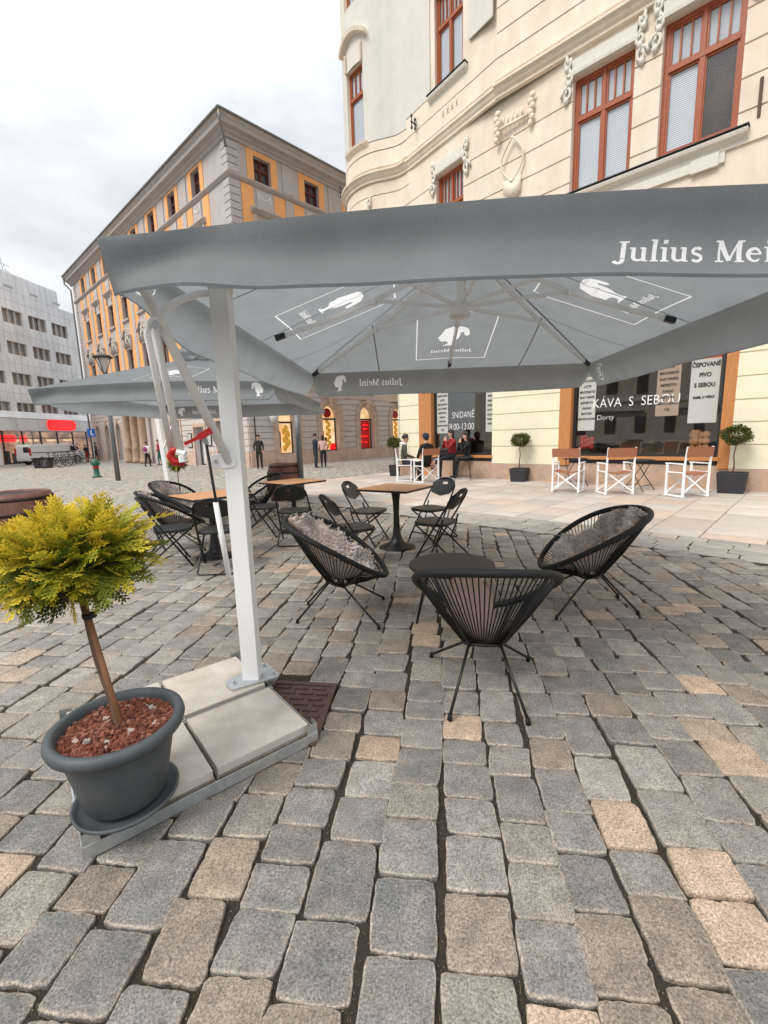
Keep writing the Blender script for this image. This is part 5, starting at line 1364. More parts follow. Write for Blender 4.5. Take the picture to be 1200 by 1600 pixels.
planter_tree(SNp(-1.03, .36), CB.rotation_euler.z+R(8), 'clipped ball tree in a black planter against the yellow wall between the cafe windows', seed=2, w=.235, top=.40, stem=1.06, cr=.27)
planter_tree(SNp(4.06, .42), CB.rotation_euler.z+R(2), 'clipped ball tree in a black planter at the right end of the cafe front', w=.27, top=.45, stem=1.08, cr=.285, seed=5)
q = G(640, 742); planter_tree(SNp(-5.9, .6), 0, 'clipped ball tree behind the seated man at the building corner', seed=8, stem=1.05, cr=.26)
q = G(283, 792); yt = thing('potted_conifer', 'small golden standard conifer behind the bistro table, under the far parasol', 'potted tree', q)
b = MB(); b.lathe([(.12, 0), (.17, .26), (.2, .27), (.2, .3), (.17, .3), (.16, .26), (0, .26)], 24); b.build('pot', 'pot', yt, smooth=True)
conifer_trunk(yt, Vector((0, 0, .9)), stake=False, r=.012); conifer_crown(yt, Vector((0, 0, 1.0)), (.2, .2, .15), 260, .11, gold=.8, seed=4)

# ------------------------------------------------------------------ acapulco chairs
def acapulco():
    t = thing('acapulco_chair', 'x', 'chair', (0, 0, 0), 0, 'black cord acapulco chairs')
    def rim(a): # a = angle, 0 = +x (right), 90 = front
        x = .375*math.cos(a)*(1-.10*math.sin(a)); y = .40*math.sin(a)-.02
        z = .615-.235*math.sin(a)+.03*math.cos(2*a)-.005
        return Vector((x, y, z))
    def ring(a): return Vector((.115*math.cos(a), .085*math.sin(a)-.02, .285-.025*math.sin(a)))
    b = MB(); b.tube([rim(2*PI*k/64) for k in range(64)], .0215, 12, closed=True); b.build('rim', 'rimcord', t, smooth=True)
    b = MB(); n = 84
    for k in range(n):
        a = 2*PI*k/n; p, q = rim(a), ring(a); m = p.lerp(q, .5)+Vector((0, 0, -.012))
        b.tube([p, m, q], .0038, 5)
    b.build('cord_seat', 'blackcord', t, smooth=True)
    b = MB(); b.tube([ring(2*PI*k/32) for k in range(32)], .011, 8, closed=True); b.tube([ring(2*PI*k/32)*.55+Vector((0, -.009, .125)) for k in range(32)], .006, 6, closed=True)
    for a in (R(38), R(142), R(228), R(312)): b.tube([rim(a)-Vector((0, 0, .012)), rim(a).lerp(ring(a), .5)-Vector((0, 0, .03)), ring(a)-Vector((0, 0, .01))], .0095, 7)
    b.tube([ring(R(20)), (0.0, .0, .255), ring(R(200))], .009, 7); b.tube([ring(R(160)), (0.0, .0, .255), ring(R(340))], .009, 7)
    b.build('seat_frame', 'black', t, smooth=True)
    for a, fx_, fy_ in ((R(40), .31, .33), (R(140), -.31, .33), (R(222), -.195, -.33), (R(318), .195, -.33)):
        b = MB(); p = ring(a); b.tube([p+Vector((0, 0, .0)), (fx_, fy_, .02)], .0085, 8); l = b.build('leg', 'black', t, smooth=True)
        b = MB(); b.tube([(fx_*.985, fy_*.985, .035), (fx_, fy_, .002)], [.012, .014], 8); b.build('foot', 'rubber', l, smooth=True)
    return t
def throw(chair, label, kind='fur', loc=None, rz=0, side=0.0, seed=1, wide=.21):
    t = thing('sheepskin_throw', label, 'sheepskin', chair.location, chair.rotation_euler.z, 'sheepskins on the acapulco chairs')
    def rim(a): return Vector((.375*math.cos(a)*(1-.10*math.sin(a)), .40*math.sin(a)-.02, .61-.235*math.sin(a)+.03*math.cos(2*a)))
    def ring(a): return Vector((.115*math.cos(a), .085*math.sin(a)-.02, .285-.025*math.sin(a)))
    def basket(X, Y):
        r = math.hypot(X, Y); a = math.atan2(Y, X); q0, q1 = ring(a), rim(a)
        if r < .25: p = Vector((0, -.02, .285)).lerp(q0, r/.25)
        else: p = q0.lerp(q1, (r-.25)/.75)
        c = Vector((0, .05, .75)); return p+(c-p).normalized()*.028
    def surf(u, v):
        x = (u-.5)*2; e = math.sqrt(max(1-abs(2*v-1)**5, 0))*(1+.05*math.sin(13*v+seed)+.04*math.sin(29*v))
        X = x*wide*3.3*e+side; Y = -.93+1.70*v+.03*math.sin(9*u+seed)
        p = basket(X, Y); p.z += .010*math.sin(7*u+3*v+seed)+(.03 if kind == 'fur' else .01); return p
    b = MB(); b.grid(lambda u, v: surf(u, v), 16, 30); b.grid(lambda u, v: surf(u, v)-Vector((0, 0, .014)), 16, 30)
    base = b.build('hide', 'fur' if kind == 'fur' else 'hide', t, smooth=True)
    if kind != 'fur': return t
    rs = np.random.default_rng(seed); b = MB(); cols = []
    for i in range(4200):
        u, v = rs.uniform(0, 1), rs.uniform(0, 1); p = surf(u, v); e = .02; n = (surf(min(u+e, 1), v)-surf(max(u-e, 0), v)).cross(surf(u, min(v+e, 1))-surf(u, max(v-e, 0))).normalized()
        if n.z < 0: n = -n
        fl = Vector((math.sin(5*u+7*v+seed), math.cos(6*v+3*u+seed), .0))*.7+Vector((rs.normal(), rs.normal(), rs.normal()))*.35
        g = (n*.6+fl).normalized(); l = rs.uniform(.035, .075); w = g.cross(n)
        w = (w.normalized() if w.length > .05 else Vector((1, 0, 0)))*rs.uniform(.003, .0065)
        m = p+g*l*.55+n*.004; tp = p+g*l+Vector((0, 0, -.008))
        b.add([p-w, p+w, m+w*.8, m-w*.8, tp], [(0, 1, 2, 3), (3, 2, 4)])
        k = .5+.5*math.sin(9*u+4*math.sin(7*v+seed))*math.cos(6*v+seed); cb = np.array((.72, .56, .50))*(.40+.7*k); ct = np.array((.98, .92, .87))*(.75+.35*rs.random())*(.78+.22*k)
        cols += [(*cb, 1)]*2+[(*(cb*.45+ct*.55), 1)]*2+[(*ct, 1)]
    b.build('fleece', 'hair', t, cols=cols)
    return t
def face(dx, dy): return math.atan2(-dx, dy)
acB = acapulco(); acB['label'] = 'black cord acapulco chair nearest the camera, seen from behind, with a pink hide'; acB.location = (.545, 2.39, .002); acB.rotation_euler.z = R(-8)
acA = again(acB, 'black cord acapulco chair with fur to the left of the low round table', (-.375, 3.55, .002), face(1, -.06))
acC = again(acB, 'black cord acapulco chair with fur to the right of the low round table', (1.675, 3.57, .002), face(-1, .10))
acD = again(acB, 'black cord acapulco chair seen from behind at the nearer left bistro table', (-2.86, 6.0, .002), face(.85, .45))
acE = again(acB, 'black cord acapulco chair with fur beyond the left bistro table', (-3.35, 7.3, .002), face(.85, -.15))
acF = again(acB, 'empty black cord acapulco chair at the second bistro table by the barrel', (-2.28, 8.2, .002), face(-.75, -.45))
throw(acA, 'shaggy brown-tipped sheepskin filling the chair left of the low table', seed=2, wide=.24)
throw(acC, 'shaggy brown-tipped sheepskin on the chair right of the low table', seed=5, wide=.22)
throw(acB, 'smooth pinkish underside of a hide in the nearest chair', kind='hide', side=-.22, seed=3, wide=.10)
throw(acD, 'sheepskin hanging in the chair seen from behind at the left bistro table', seed=7, wide=.2)
throw(acE, 'sheepskin on the chair beyond the left bistro table', seed=9, wide=.2)

# low round table
st = thing('side_table', 'low round dark metal table between the acapulco chairs', 'side table', (.52, 3.41, 0))
b = MB(); b.lathe([(0, .425), (.325, .425), (.335, .43), (.335, .445), (.33, .45), (0, .45)], 48); b.build('table_top', 'tabledark', st)
for k in range(3):
    a = R(200+120*k); b = MB(); b.tube([(.2*math.cos(a), .2*math.sin(a), .425), (.31*math.cos(a), .31*math.sin(a), 0)], [.017, .009], 8); b.build('leg', 'black', st, smooth=True)

# bistro tables
def bistro(label, loc, rz, s=.37, h=.80):
    t = thing('bistro_table', label, 'table', loc, rz, 'square bistro tables on pedestals')
    b = MB(); b.box(-s, s, -s, s, h-.028, h-.004, 1); b.box(-s+.002, s-.002, -s+.002, s-.002, h-.004, h, 0); b.build('table_top', ['tabletop', 'black'], t)
    b = MB(); b.lathe([(.0, 0), (.235, 0), (.24, .012), (.22, .022), (.14, .045), (.085, .085), (.058, .16), (.043, .28), (.037, .45), (.045, .62), (.062, .74), (.07, h-.03), (0, h-.028)], 32); b.build('pedestal', 'black', t, smooth=True)
    return t
tbl = bistro('square wood-topped bistro table on a black pedestal, ringed by four folding chairs', (.16, 5.76, .002), R(57))
again(tbl, 'square wood-topped bistro table partly behind the white mast, left', (-2.16, 5.55, .002), R(46))
again(tbl, 'square wood-topped bistro table in front of the dark barrel', (-1.42, 7.02, .002), R(50))

# folding chairs
def folding():
    t = thing('folding_chair', 'x', 'chair', (0, 0, 0), 0, 'black folding chairs')
    W_ = .20; r = .0105
    def fr(z): return .17+(-.30-.17)*(z/.82)              # front-foot to back-top line
    pts = [(-W_-.02, fr(0), 0), (-W_-.01, fr(.42), .42), (-W_, fr(.62), .62), (-W_+.01, fr(.74), .74), (-W_*.72, fr(.81), .805), (-W_*.35, fr(.835), .838), (0, fr(.84), .845)]
    pts += [(-x, y, z) for x, y, z in pts[-2::-1]]
    b = MB(); b.tube(pts, r, 8); b.build('front_frame', 'black', t, smooth=True)
    b = MB(); pts = [(-W_+.015, .15, .43), (-W_+.015, -.10, .22), (-W_+.015, -.31, .03), (-W_+.05, -.325, .012), (W_-.05, -.325, .012), (W_-.015, -.31, .03), (W_-.015, -.10, .22), (W_-.015, .15, .43)]
    b.tube(pts, r, 8); b.tube([(-W_-.015, fr(.10), .10), (W_+.015, fr(.10), .10)], r*.8, 6); b.build('rear_frame', 'black', t, smooth=True)
    b = MB(); 
    for q in (-1, 1): b.bar((q*(W_-.004), -.14, .42), (q*(W_-.004), -.17, .52), .004, .02); b.bar((q*(W_-.006), -.16, .45), (q*(W_-.008), -.09, .24), .004, .018)
    b.build_pieces('hinge_bar', 'black', t)
    b = MB()
    out = []; n = 28
    for k in range(n):
        a = 2*PI*k/n; c, s = math.cos(a), math.sin(a); rr = (abs(c/.2)**4+abs(s/.195)**4)**-.25; out.append((rr*c, rr*s+.01))
    b.prism(out, .425, .462); b.build('seat', 'seatpad', t, bevel=.008)
    # oval back plate with a grip slot
    prof = []; b = MB(); nu = 24
    def bp(x, z, o=0): return (x, fr(z)+.012+o-.09*(1-(x/.2)**2)*.35, z)
    for (z0, z1, sl) in ((.60, .755, False), (.755, .79, True), (.79, .835, False)):
        m = 4
        for j in range(m):
            za, zb_ = z0+(z1-z0)*j/m, z0+(z1-z0)*(j+1)/m
            def hw(z):
                t_ = (z-.60)/(.838-.60); return .195*math.sqrt(max(1-abs(2*t_-1)**2.6, .0))**.9*(.93+.07*t_)+.002
            for i in range(nu):
                f0, f1 = -1+2*i/nu, -1+2*(i+1)/nu
                if sl and abs((f0+f1)/2) < .24: continue
                for o in (0, .012): b.add([bp(f0*hw(za), za, o), bp(f1*hw(za), za, o), bp(f1*hw(zb_), zb_, o), bp(f0*hw(zb_), zb_, o)], [(0, 1, 2, 3)])
    b.build('backrest', 'seatpad', t, smooth=True)
    return t
def faz(a): return -R(a)
fc = folding(); fc['label'] = 'black folding chair left of the middle bistro table, turned nearest the fur chair'; fc.location = (-.36, 4.96, .002); fc.rotation_euler.z = faz(62)
F_ = [('black folding chair behind the middle bistro table on its left side', (-.21, 6.10, .002), faz(112)),
      ('black folding chair behind the middle bistro table on its right side', (.64, 6.15, .002), faz(-128)),
      ('black folding chair to the right of the middle bistro table, seen from the side', (.61, 5.16, .002), faz(-58)),
      ('black folding chair in profile at the outer side of the left bistro table', (-2.53, 5.24, .002), faz(63)),
      ('black folding chair seen from behind, half hidden by the white mast', (-1.90, 5.08, .002), faz(-8)),
      ('black folding chair seen from behind at the table before the barrel', (-1.26, 6.30, .002), faz(0)),
      ('black folding chair beneath the empty acapulco chair at the second table', (-1.83, 6.78, .002), faz(82))]
for l_, p_, r_ in F_: again(fc, l_, p_, r_)
for o in [fc]+[o for o in COL.objects if o.name.startswith('folding_chair')]: o.scale = (1.1, 1.08, 1.0)

# director chairs
def director():
    t = thing('director_chair', 'x', 'chair', (0, 0, 0), 0, 'white director chairs with brown canvas')
    w, d = .265, .20
    for q in (-1, 1):
        b = MB(); x = q*w
        b.bar((x, -d, 0), (x, -d, .60), .032); b.bar((x, d, 0), (x, d, .60), .032); b.bar((x, -d-.03, .02), (x, d+.03, .02), .028, .03); b.bar((x, -d-.02, .61), (x, d+.04, .61), .034, .022); b.bar((x, -d, .45), (x, d, .45), .022)
        b.bar((x, -d, .60), (x*1.0, -d-.04, .92), .026, .026)
        b.build('side_frame', 'white', t)
    for y in (-d+.02, d-.02):
        b = MB(); b.bar((-w, y, .06), (w, y+.01, .45), .014, .026); b.bar((w, y, .06), (-w, y+.01, .45), .014, .026); b.build('cross_brace', 'white', t)
    b = MB(); b.grid(lambda u, v: ((u-.5)*2*w, -d+2*d*v, .452-.045*math.sin(PI*u)), 10, 4); b.grid(lambda u, v: ((u-.5)*2*w, -d+2*d*v, .446-.045*math.sin(PI*u)), 10, 4); b.build('seat', 'canvas', t, smooth=True)
    b = MB()
    for o in (.018, -.018): b.grid(lambda u, v, o=o: ((u-.5)*2*(w+.015), -d-.02-.025*v-.02*math.sin(PI*u)+o*(1-.6*math.sin(PI*u)), .735+.175*v), 12, 4)
    b.build('backrest', 'canvas', t, smooth=True)
    return t
def from_rear(pl_, pr_):
    a, c = G(*pl_), G(*pr_); m = (a+c)/2; x = (c-a).normalized(); f = Vector((-x.y, x.x, 0)); o = m+f*.20; return Vector((o.x, o.y, .012)), math.atan2(x.y, x.x)
dc = director(); p_, r_ = from_rear((944, 774), (988, 773)); dc.location = p_; dc.rotation_euler.z = r_; dc['label'] = 'white director chair with brown canvas, middle of the three facing the big cafe window'
p_, r_ = from_rear((864, 769), (903, 771)); again(dc, 'white director chair with brown canvas, nearest the yellow wall of the three empty ones', p_, r_)
p_, r_ = from_rear((1058, 779), (1109, 776)); again(dc, 'white director chair with brown canvas beside the right-hand planter', p_, r_)
for o in [dc]+[o for o in COL.objects if o.name.startswith('director_chair')]: o.scale = (1.12, 1.12, 1.14)
p_, r_ = from_rear((656, 756), (688, 753)); ch1 = again(dc, 'white director chair in which the man in the cap sits', p_, r_)
p4 = G(632, 752); ch2 = again(dc, 'white director chair seen from the side, under the man in the brown jacket', (p4.x, p4.y+.1, .012), face(.97, -.05))

# folding metal cafe tables
def cafe_table(label, loc, rz):
    t = thing('cafe_table', label, 'table', loc, rz, 'round grey folding tables at the cafe window')
    b = MB(); b.lathe([(0, .70), (.30, .70), (.31, .705), (.31, .722), (0, .725)], 32); b.build('table_top', 'darkmetal', t)
    for q in (-1, 1):
        b = MB(); b.tube([(q*.24, -.25, 0), (q*.20, 0, .36), (q*.15, .2, .70)], .010, 6); b.tube([(q*.22, .25, 0), (q*.18, 0, .36), (q*.13, -.2, .70)], .010, 6); b.build('leg', 'darkmetal', t, smooth=True)
    b = MB(); b.tube([(-.23, -.18, .12), (.23, -.18, .12)], .008, 6); b.tube([(-.21, .18, .12), (.21, .18, .12)], .008, 6); b.build('stretcher', 'darkmetal', t)
    return t
ct = cafe_table('round grey folding table beside the woman in red', SNp(-2.75, .75, .01), R(-20))
again(ct, 'round grey folding table behind the middle director chair', SNp(2.35, .95, .01), R(30))
again(ct, 'round grey folding table behind the director chair nearest the yellow wall', SNp(.75, .75, .01), R(10))

# barrels
def barrel(label, loc, h=.93, r0=.36, r1=.46):
    t = thing('wooden_barrel', label, 'barrel', loc, R(20), 'dark wooden barrels used as standing tables')
    b = MB(); pr = [(0, 0), (r0, 0)]+[(r0+(r1-r0)*math.sin(PI*k/14), h*k/14) for k in range(1, 14)]+[(r0, h), (r0-.03, h), (r0-.035, h-.04), (0, h-.04)]
    b.lathe(pr, 40); b.build('staves', 'barrel', t, smooth=True)
    for z in (.06, .22, .70, .86):
        rr = r0+(r1-r0)*math.sin(PI*z/.93); b = MB(); b.lathe([(rr-.004, z*h/.93-.022), (rr+.006, z*h/.93-.022), (rr+.006, z*h/.93+.022), (rr-.004, z*h/.93+.022)], 40, cap=False); b.build('hoop', 'hoop', t, smooth=True)
    b = MB(); b.lathe([(0, h-.03), (r0-.04, h-.03), (r0-.04, h-.022), (0, h-.022)], 40); b.build('lid', 'blackcord', t)
    return t
q = G(24, 905); bl = barrel('dark wooden barrel at the edge of the square, behind the golden conifer', (q.x-.24, q.y+.45, 0))
again(bl, 'dark wooden barrel behind the second bistro table and grey post', (-2.40, 10.9, 0), 0).scale = (.92, .92, .95)

# ------------------------------------------------------------------ people
def skin_mesh(verts, edges, radii, root=0, lv=1):
    me = bpy.data.meshes.new('body'); me.from_pydata(verts, edges, []); o = bpy.data.objects.new('body', me); COL.objects.link(o)
    m = o.modifiers.new('skin', 'SKIN'); m.use_smooth_shade = True
    s = o.modifiers.new('sub', 'SUBSURF'); s.levels = lv; s.render_levels = lv
    sv = me.skin_vertices[0].data
    for i, r_ in enumerate(radii): sv[i].radius = r_ if isinstance(r_, tuple) else (r_, r_)
    sv[root].use_root = True
    dg = bpy.context.evaluated_depsgraph_get(); nm = bpy.data.meshes.new_from_object(o.evaluated_get(dg)); bpy.data.objects.remove(o)
    return nm
def person(label, loc, rz, J, top, legs, shoe='blackcloth', hair='hairdark', hood=None, scale=1.0, cap=None, skirt=None, longhair=False, bag=None, group=None, cat='person', coat=0):
    """J: joint name -> (x, y, z), facing +y"""
    t = thing('person', label, cat, loc, rz, group)
    V, E_, Rr, tagm = [], [], [], []
    def add(n, r_, m): V.append(Vector(J[n])*scale if isinstance(n, str) else Vector(n)*scale); Rr.append(tuple(a*scale for a in r_) if isinstance(r_, tuple) else r_*scale); tagm.append(m); return len(V)-1
    pv = add('pelvis', (.15, .12), 2); sp = add('spine', (.135, .11), 1); chv = add('chest', (.165, .12), 1); nk0 = add('neck0', .075, 1); nk = add('neck', .052, 3); hb = add('head0', (.070, .080), 3); hm = add('head1', (.080, .095), 3); ht = add('head2', (.060, .075), 3)
    E_ += [(pv, sp), (sp, chv), (chv, nk0), (nk0, nk), (nk, hb), (hb, hm), (hm, ht)]
    for s in ('L', 'R'):
        sh = add('sh'+s, .068, 1); el = add('el'+s, .048, 1); wr = add('wr'+s, .036, 1); hd = add('hd'+s, (.036, .020), 3)
        E_ += [(chv, sh), (sh, el), (el, wr), (wr, hd)]
        d = (V[hd]-V[wr]).normalized(); side = d.cross(Vector((0, 0, 1)) if abs(d.z) < .9 else Vector((0, 1, 0))).normalized()
        for k in range(4):
            b0 = V[hd]+d*.035*scale+side*(k-1.5)*.019*scale; V.append(b0); Rr.append(.0095*scale); tagm.append(3); V.append(b0+d*(.045 if k in (0, 3) else .055)*scale+Vector((0, .01, -.012))*scale); Rr.append(.008*scale); tagm.append(3)
            E_ += [(hd, len(V)-2), (len(V)-2, len(V)-1)]
        V.append(V[hd]+side*.045*scale+d*.02*scale); Rr.append(.010*scale); tagm.append(3); E_.append((wr, len(V)-1))
        hp = add('hp'+s, (.095, .10), 2); kn = add('kn'+s, .066, 2); an = add('an'+s, .045, 2); he = add('he'+s, .042, 4); to = add('to'+s, (.040, .028), 4)
        E_ += [(pv, hp), (hp, kn), (kn, an), (an, he), (he, to)]
    me = skin_mesh([tuple(v) for v in V], E_, Rr, 0)
    me.name = 'body'; mats = [None, top, legs, 'skin', shoe]
    for m in (top, legs, 'skin', shoe): me.materials.append(M[m])
    VV = np.array([tuple(v) for v in V]); EE = np.array(E_)
    for p in me.polygons:
        c = np.array(p.center); A_, B_ = VV[EE[:, 0]], VV[EE[:, 1]]; ab = B_-A_; tt = np.clip(((c-A_)*ab).sum(1)/np.maximum((ab*ab).sum(1), 1e-9), 0, 1)
        dd = ((A_+ab*tt[:, None]-c)**2).sum(1); k = int(dd.argmin()); e = EE[k]; near_ = e[0] if tt[k] < .5 else e[1]
        g_ = tagm[near_]
        if coat and g_ == 2 and c[2] > coat*scale: g_ = 1
        p.material_index = g_-1
    o = bpy.data.objects.new('body', me); COL.objects.link(o); o.parent = t
    # face: nose, eyes, ears as one small mesh each; hair
    h1 = Vector(J['head1'])*scale; f = Vector(J.get('look', (0, 1, 0))).normalized(); rgt = f.cross(Vector((0, 0, 1))).normalized(); upv = Vector((0, 0, 1))
    b = MB(); b.blob(tuple(h1+f*.10*scale-upv*.015*scale), .014*scale, seg=6, rings=4)
    for q in (-1, 1): b.blob(tuple(h1+rgt*q*.083*scale-upv*.01*scale), (.014*scale, .02*scale, .028*scale), seg=6, rings=4)
    b.build('nose_and_ears', 'skin', t, smooth=True)
    b = MB()
    for q in (-1, 1): b.blob(tuple(h1+f*.088*scale+rgt*q*.032*scale+upv*.015*scale), .010*scale, seg=6, rings=4)
    b.bar(tuple(h1+f*.092*scale-rgt*.02*scale-upv*.05*scale), tuple(h1+f*.092*scale+rgt*.02*scale-upv*.05*scale), .006*scale); b.build('eyes_and_mouth', 'hairdark', t)
    def shell(c, r, cut, mt, nm):
        b = MB(); n = 18; vs = []; fs = []
        for i in range(10):
            th = PI*.62*i/9
            for k in range(n):
                a = 2*PI*k/n; d = upv*math.cos(th)+(rgt*math.cos(a)+f*math.sin(a))*math.sin(th)
                fwd = max(d.dot(f), 0); vs.append(c+Vector((d.x*r[0], d.y*r[1], d.z*r[2]))*(1-.18*fwd*(i/9) if cut else 1)+upv*(.045*fwd*(i/9) if cut else 0)*scale)
        for i in range(9):
            for k in range(n): fs.append((i*n+k, (i+1)*n+k, (i+1)*n+(k+1) % n, i*n+(k+1) % n))
        b.add(vs, fs); return b.build(nm, mt, t, smooth=True)
    rr = (.098*scale, .112*scale, .105*scale)
    shell(h1-f*.012*scale+upv*.030*scale, rr, True, cap or hair, 'cap' if cap else 'hair')
    if longhair:
        b = MB(); b.blob(tuple(h1-f*.055*scale-upv*.07*scale), (.085*scale, .07*scale, .13*scale)); b.build('long_hair', hair, t, smooth=True)
    if cap: b = MB(); b.blob(tuple(h1-f*.05*scale-upv*.03*scale), (.075*scale, .06*scale, .06*scale)); b.build('hair', hair, t, smooth=True)
    if hood:
        b = MB(); c = Vector(J['neck0'])*scale-f*.05*scale; b.tube([c+(rgt*math.cos(a)*.12+f*(math.sin(a)*.09+.02))*scale+upv*(.03-.02*math.sin(a))*scale for a in [2*PI*k/14 for k in range(14)]], .035*scale, 8, closed=True); b.build('hood', hood, t, smooth=True)
    if bag:
        b = MB(); c = Vector(J['chest'])*scale-f*.17*scale; b.blob(tuple(c-upv*.06*scale), (.15*scale, .10*scale, .2*scale), seg=12, rings=8); b.build('rucksack', bag, t, smooth=True)
    return t
def stand(walk=0.0, arm=.1, bend=0):
    J = dict(pelvis=(0, 0, .93), spine=(0, .0, 1.10), chest=(0, .01+bend*.4, 1.30), neck0=(0, .0+bend, 1.46), neck=(0, .01+bend, 1.52), head0=(0, .03+bend, 1.58), head1=(0, .03+bend, 1.65), head2=(0, .02+bend, 1.71))
    for s, q in (('L', -1), ('R', 1)):
        w = walk*q
        J['sh'+s] = (q*.175, bend*.6, 1.41); J['el'+s] = (q*.235, -.02-w*.4+arm*.3, 1.14); J['wr'+s] = (q*.22, .05-w*.6+arm, .93+arm*.7); J['hd'+s] = (q*.215, .07-w*.65+arm*1.2, .87+arm*.8)
        J['hp'+s] = (q*.09, 0, .88); J['kn'+s] = (q*.10, .03+w*.35, .49); J['an'+s] = (q*.10, -.01+w*.55 if w > 0 else w*.9, .10+max(-w, 0)*.12); J['he'+s] = (q*.10, J['an'+s][1]-.02, .05+max(-w, 0)*.1); J['to'+s] = (q*.115, J['an'+s][1]+.15, .035)
    return J
def sit(h=.50, lean=0.0, knee=.42, cross=False, hands='lap'):
    J = dict(pelvis=(0, 0, h+.08), spine=(0, -.02+lean*.3, h+.26), chest=(0, -.03+lean*.7, h+.45), neck0=(0, -.02+lean, h+.60), neck=(0, .0+lean, h+.66), head0=(0, .02+lean, h+.72), head1=(0, .02+lean, h+.79), head2=(0, .01+lean, h+.85))
    for s, q in (('L', -1), ('R', 1)):
        J['sh'+s] = (q*.175, -.03+lean*.9, h+.55); J['el'+s] = (q*.24, .04+lean*.6, h+.29)
        if hands == 'lap': J['wr'+s] = (q*.12, .25+lean*.3, h+.22); J['hd'+s] = (q*.07, .31+lean*.3, h+.21)
        else: J['wr'+s] = (q*.07, .22+lean, h+.52); J['hd'+s] = (q*.045, .20+lean, h+.62); J['el'+s] = (q*.2, .22+lean*.6, h+.32)
        J['hp'+s] = (q*.09, .03, h+.05); J['kn'+s] = (q*.12, knee, h+.03); J['an'+s] = (q*.12, knee+.03, .11); J['he'+s] = (q*.12, knee, .05); J['to'+s] = (q*.13, knee+.17, .035)
    if cross: J['knR'] = (-.02, knee+.02, h+.13); J['anR'] = (-.12, knee+.22, .34); J['heR'] = (-.13, knee+.21, .29); J['toR'] = (-.14, knee+.36, .33)
    return J
person('man in a grey-brown jacket with white hood sitting in profile at the building corner', ch2.location, ch2.rotation_euler.z, sit(.48, .05), 'khaki', 'jeans', hood='whitecloth', scale=1.07)
person('man in black with a dark blue cap seen from behind in a director chair', ch1.location, ch1.rotation_euler.z, sit(.48, .0), 'blackcloth', 'blackcloth', cap='navy', scale=1.08)
wp = SNp(-3.55, .25, .012); person('woman in a dark red coat with hands at her mouth beside the cafe window', wp, face(-.9, -.25), {**sit(.60, .04, .44, True, 'face')}, 'redcloth', 'blackcloth', longhair=True, scale=1.06)
wp = SNp(-3.05, .10, .012); person('figure in black sitting behind the woman in red', wp, face(-.9, -.15), sit(.60, .05, .40, False, 'face'), 'blackcloth', 'blackcloth', longhair=True)
q = G(494, 731); person('man in a navy jacket standing by the lit shop window with the woman in pink', q, face(.9, .5), stand(0, .12), 'navy', 'jeans', scale=.96)
q = G(503, 731); J = stand(.12, .16); person('woman in a pale pink jacket and black trousers by the lit shop window', (q.x+.12, q.y-.15, 0), face(-.1, 1), J, 'pinkcloth', 'blackcloth', scale=.9, longhair=True)
q = G(232, 729); person('walker in black shorts carrying a magenta rucksack near the portal columns', q, face(.2, 1), stand(.2, .1), 'whitecloth', 'blackcloth', scale=.88, bag='purple')
q = G(251, 727); person('person in a red top and green trousers under the far parasol mast', q, face(-.6, -.6), stand(.1, .1), 'redcloth', 'teal', scale=.95)
q = G(406, 732); person('person in a long dark coat standing against the palace corner', (q.x+.1, q.y-.3, 0), face(.3, -.9), stand(0, .05), 'darkcoat', 'blackcloth', scale=.97, coat=.45, cap='blackcloth')
q = G(137, 721); person('person in a black jacket and red trousers beside the parked bicycles', q, face(-.9, .2), stand(.05, .2, .1), 'blackcloth', 'redpaint', scale=.85)
q = G(152, 720); person('person in a brown coat passing the supermarket corner', q, face(.5, .5), stand(.15, .1), 'khaki', 'blackcloth', scale=.95)
q = G(121, 721); person('person in dark clothes with a white cap behind the bicycle rack', q, face(.3, -.9), stand(0, .1), 'navy', 'blackcloth', scale=.92, cap='whitecloth')

# ------------------------------------------------------------------ street things
def van():
    t = thing('delivery_van', 'white panel van parked before the supermarket', 'van', G(84, 724), R(72))
    pr = [(-2.3, .32), (-2.34, .55), (-2.30, 1.50), (-2.18, 1.62), (.9, 1.64), (1.35, 1.50), (1.75, 1.08), (2.2, .95), (2.32, .7), (2.3, .32)]
    b = MB(); n = len(pr)
    b.prism(pr, -.86, .86, 0, lambda x, y, z: (x, z*(1 if y < 1 else .93), y)); bd = b.build('body', 'vanpaint', t, bevel=.05)
    b = MB()
    for q in (-1, 1): b.prism([(1.0, 1.02), (1.62, 1.02), (1.3, 1.42), (1.0, 1.46)], q*.845, q*.87, 0, lambda x, y, z: (x, z, y))
    b.add([(1.38, -.72, 1.47), (1.38, .72, 1.47), (1.74, .78, 1.1), (1.74, -.78, 1.1)], [(0, 1, 2, 3)]); b.add([(-2.335, -.7, 1.0), (-2.335, -.05, 1.0), (-2.32, -.05, 1.42), (-2.32, -.7, 1.42)], [(0, 1, 2, 3)])
    b.build('window', 'darkglass', t)
    for x in (-1.5, 1.5):
        for y in (-.8, .8):
            b = MB(); b.lathe([(0, -.09), (.3, -.09), (.32, -.06), (.32, .06), (.3, .09), (0, .09)], 20, 0, (0, 0), lambda a, c, z: (x+a, y+z, .31+c)); w = b.build('wheel', 'rubber', t, smooth=True)
            b = MB(); b.lathe([(0, -.1), (.17, -.1), (.17, .1), (0, .1)], 12, 0, (0, 0), lambda a, c, z: (x+a, y+z, .31+c)); b.build('rim', 'galv', w)
    for y in (-.82, .82): b = MB(); b.box(-2.38, -2.30, y-.06, y+.06, .75, 1.35); b.build('tail_light', 'redpaint', t)
    b = MB(); b.box(-2.2, 1.0, -.875, -.86, .95, 1.0); b.box(-2.2, 1.0, .86, .875, .95, 1.0); b.build('side_strip', 'darkmetal', t)
    return t
van()
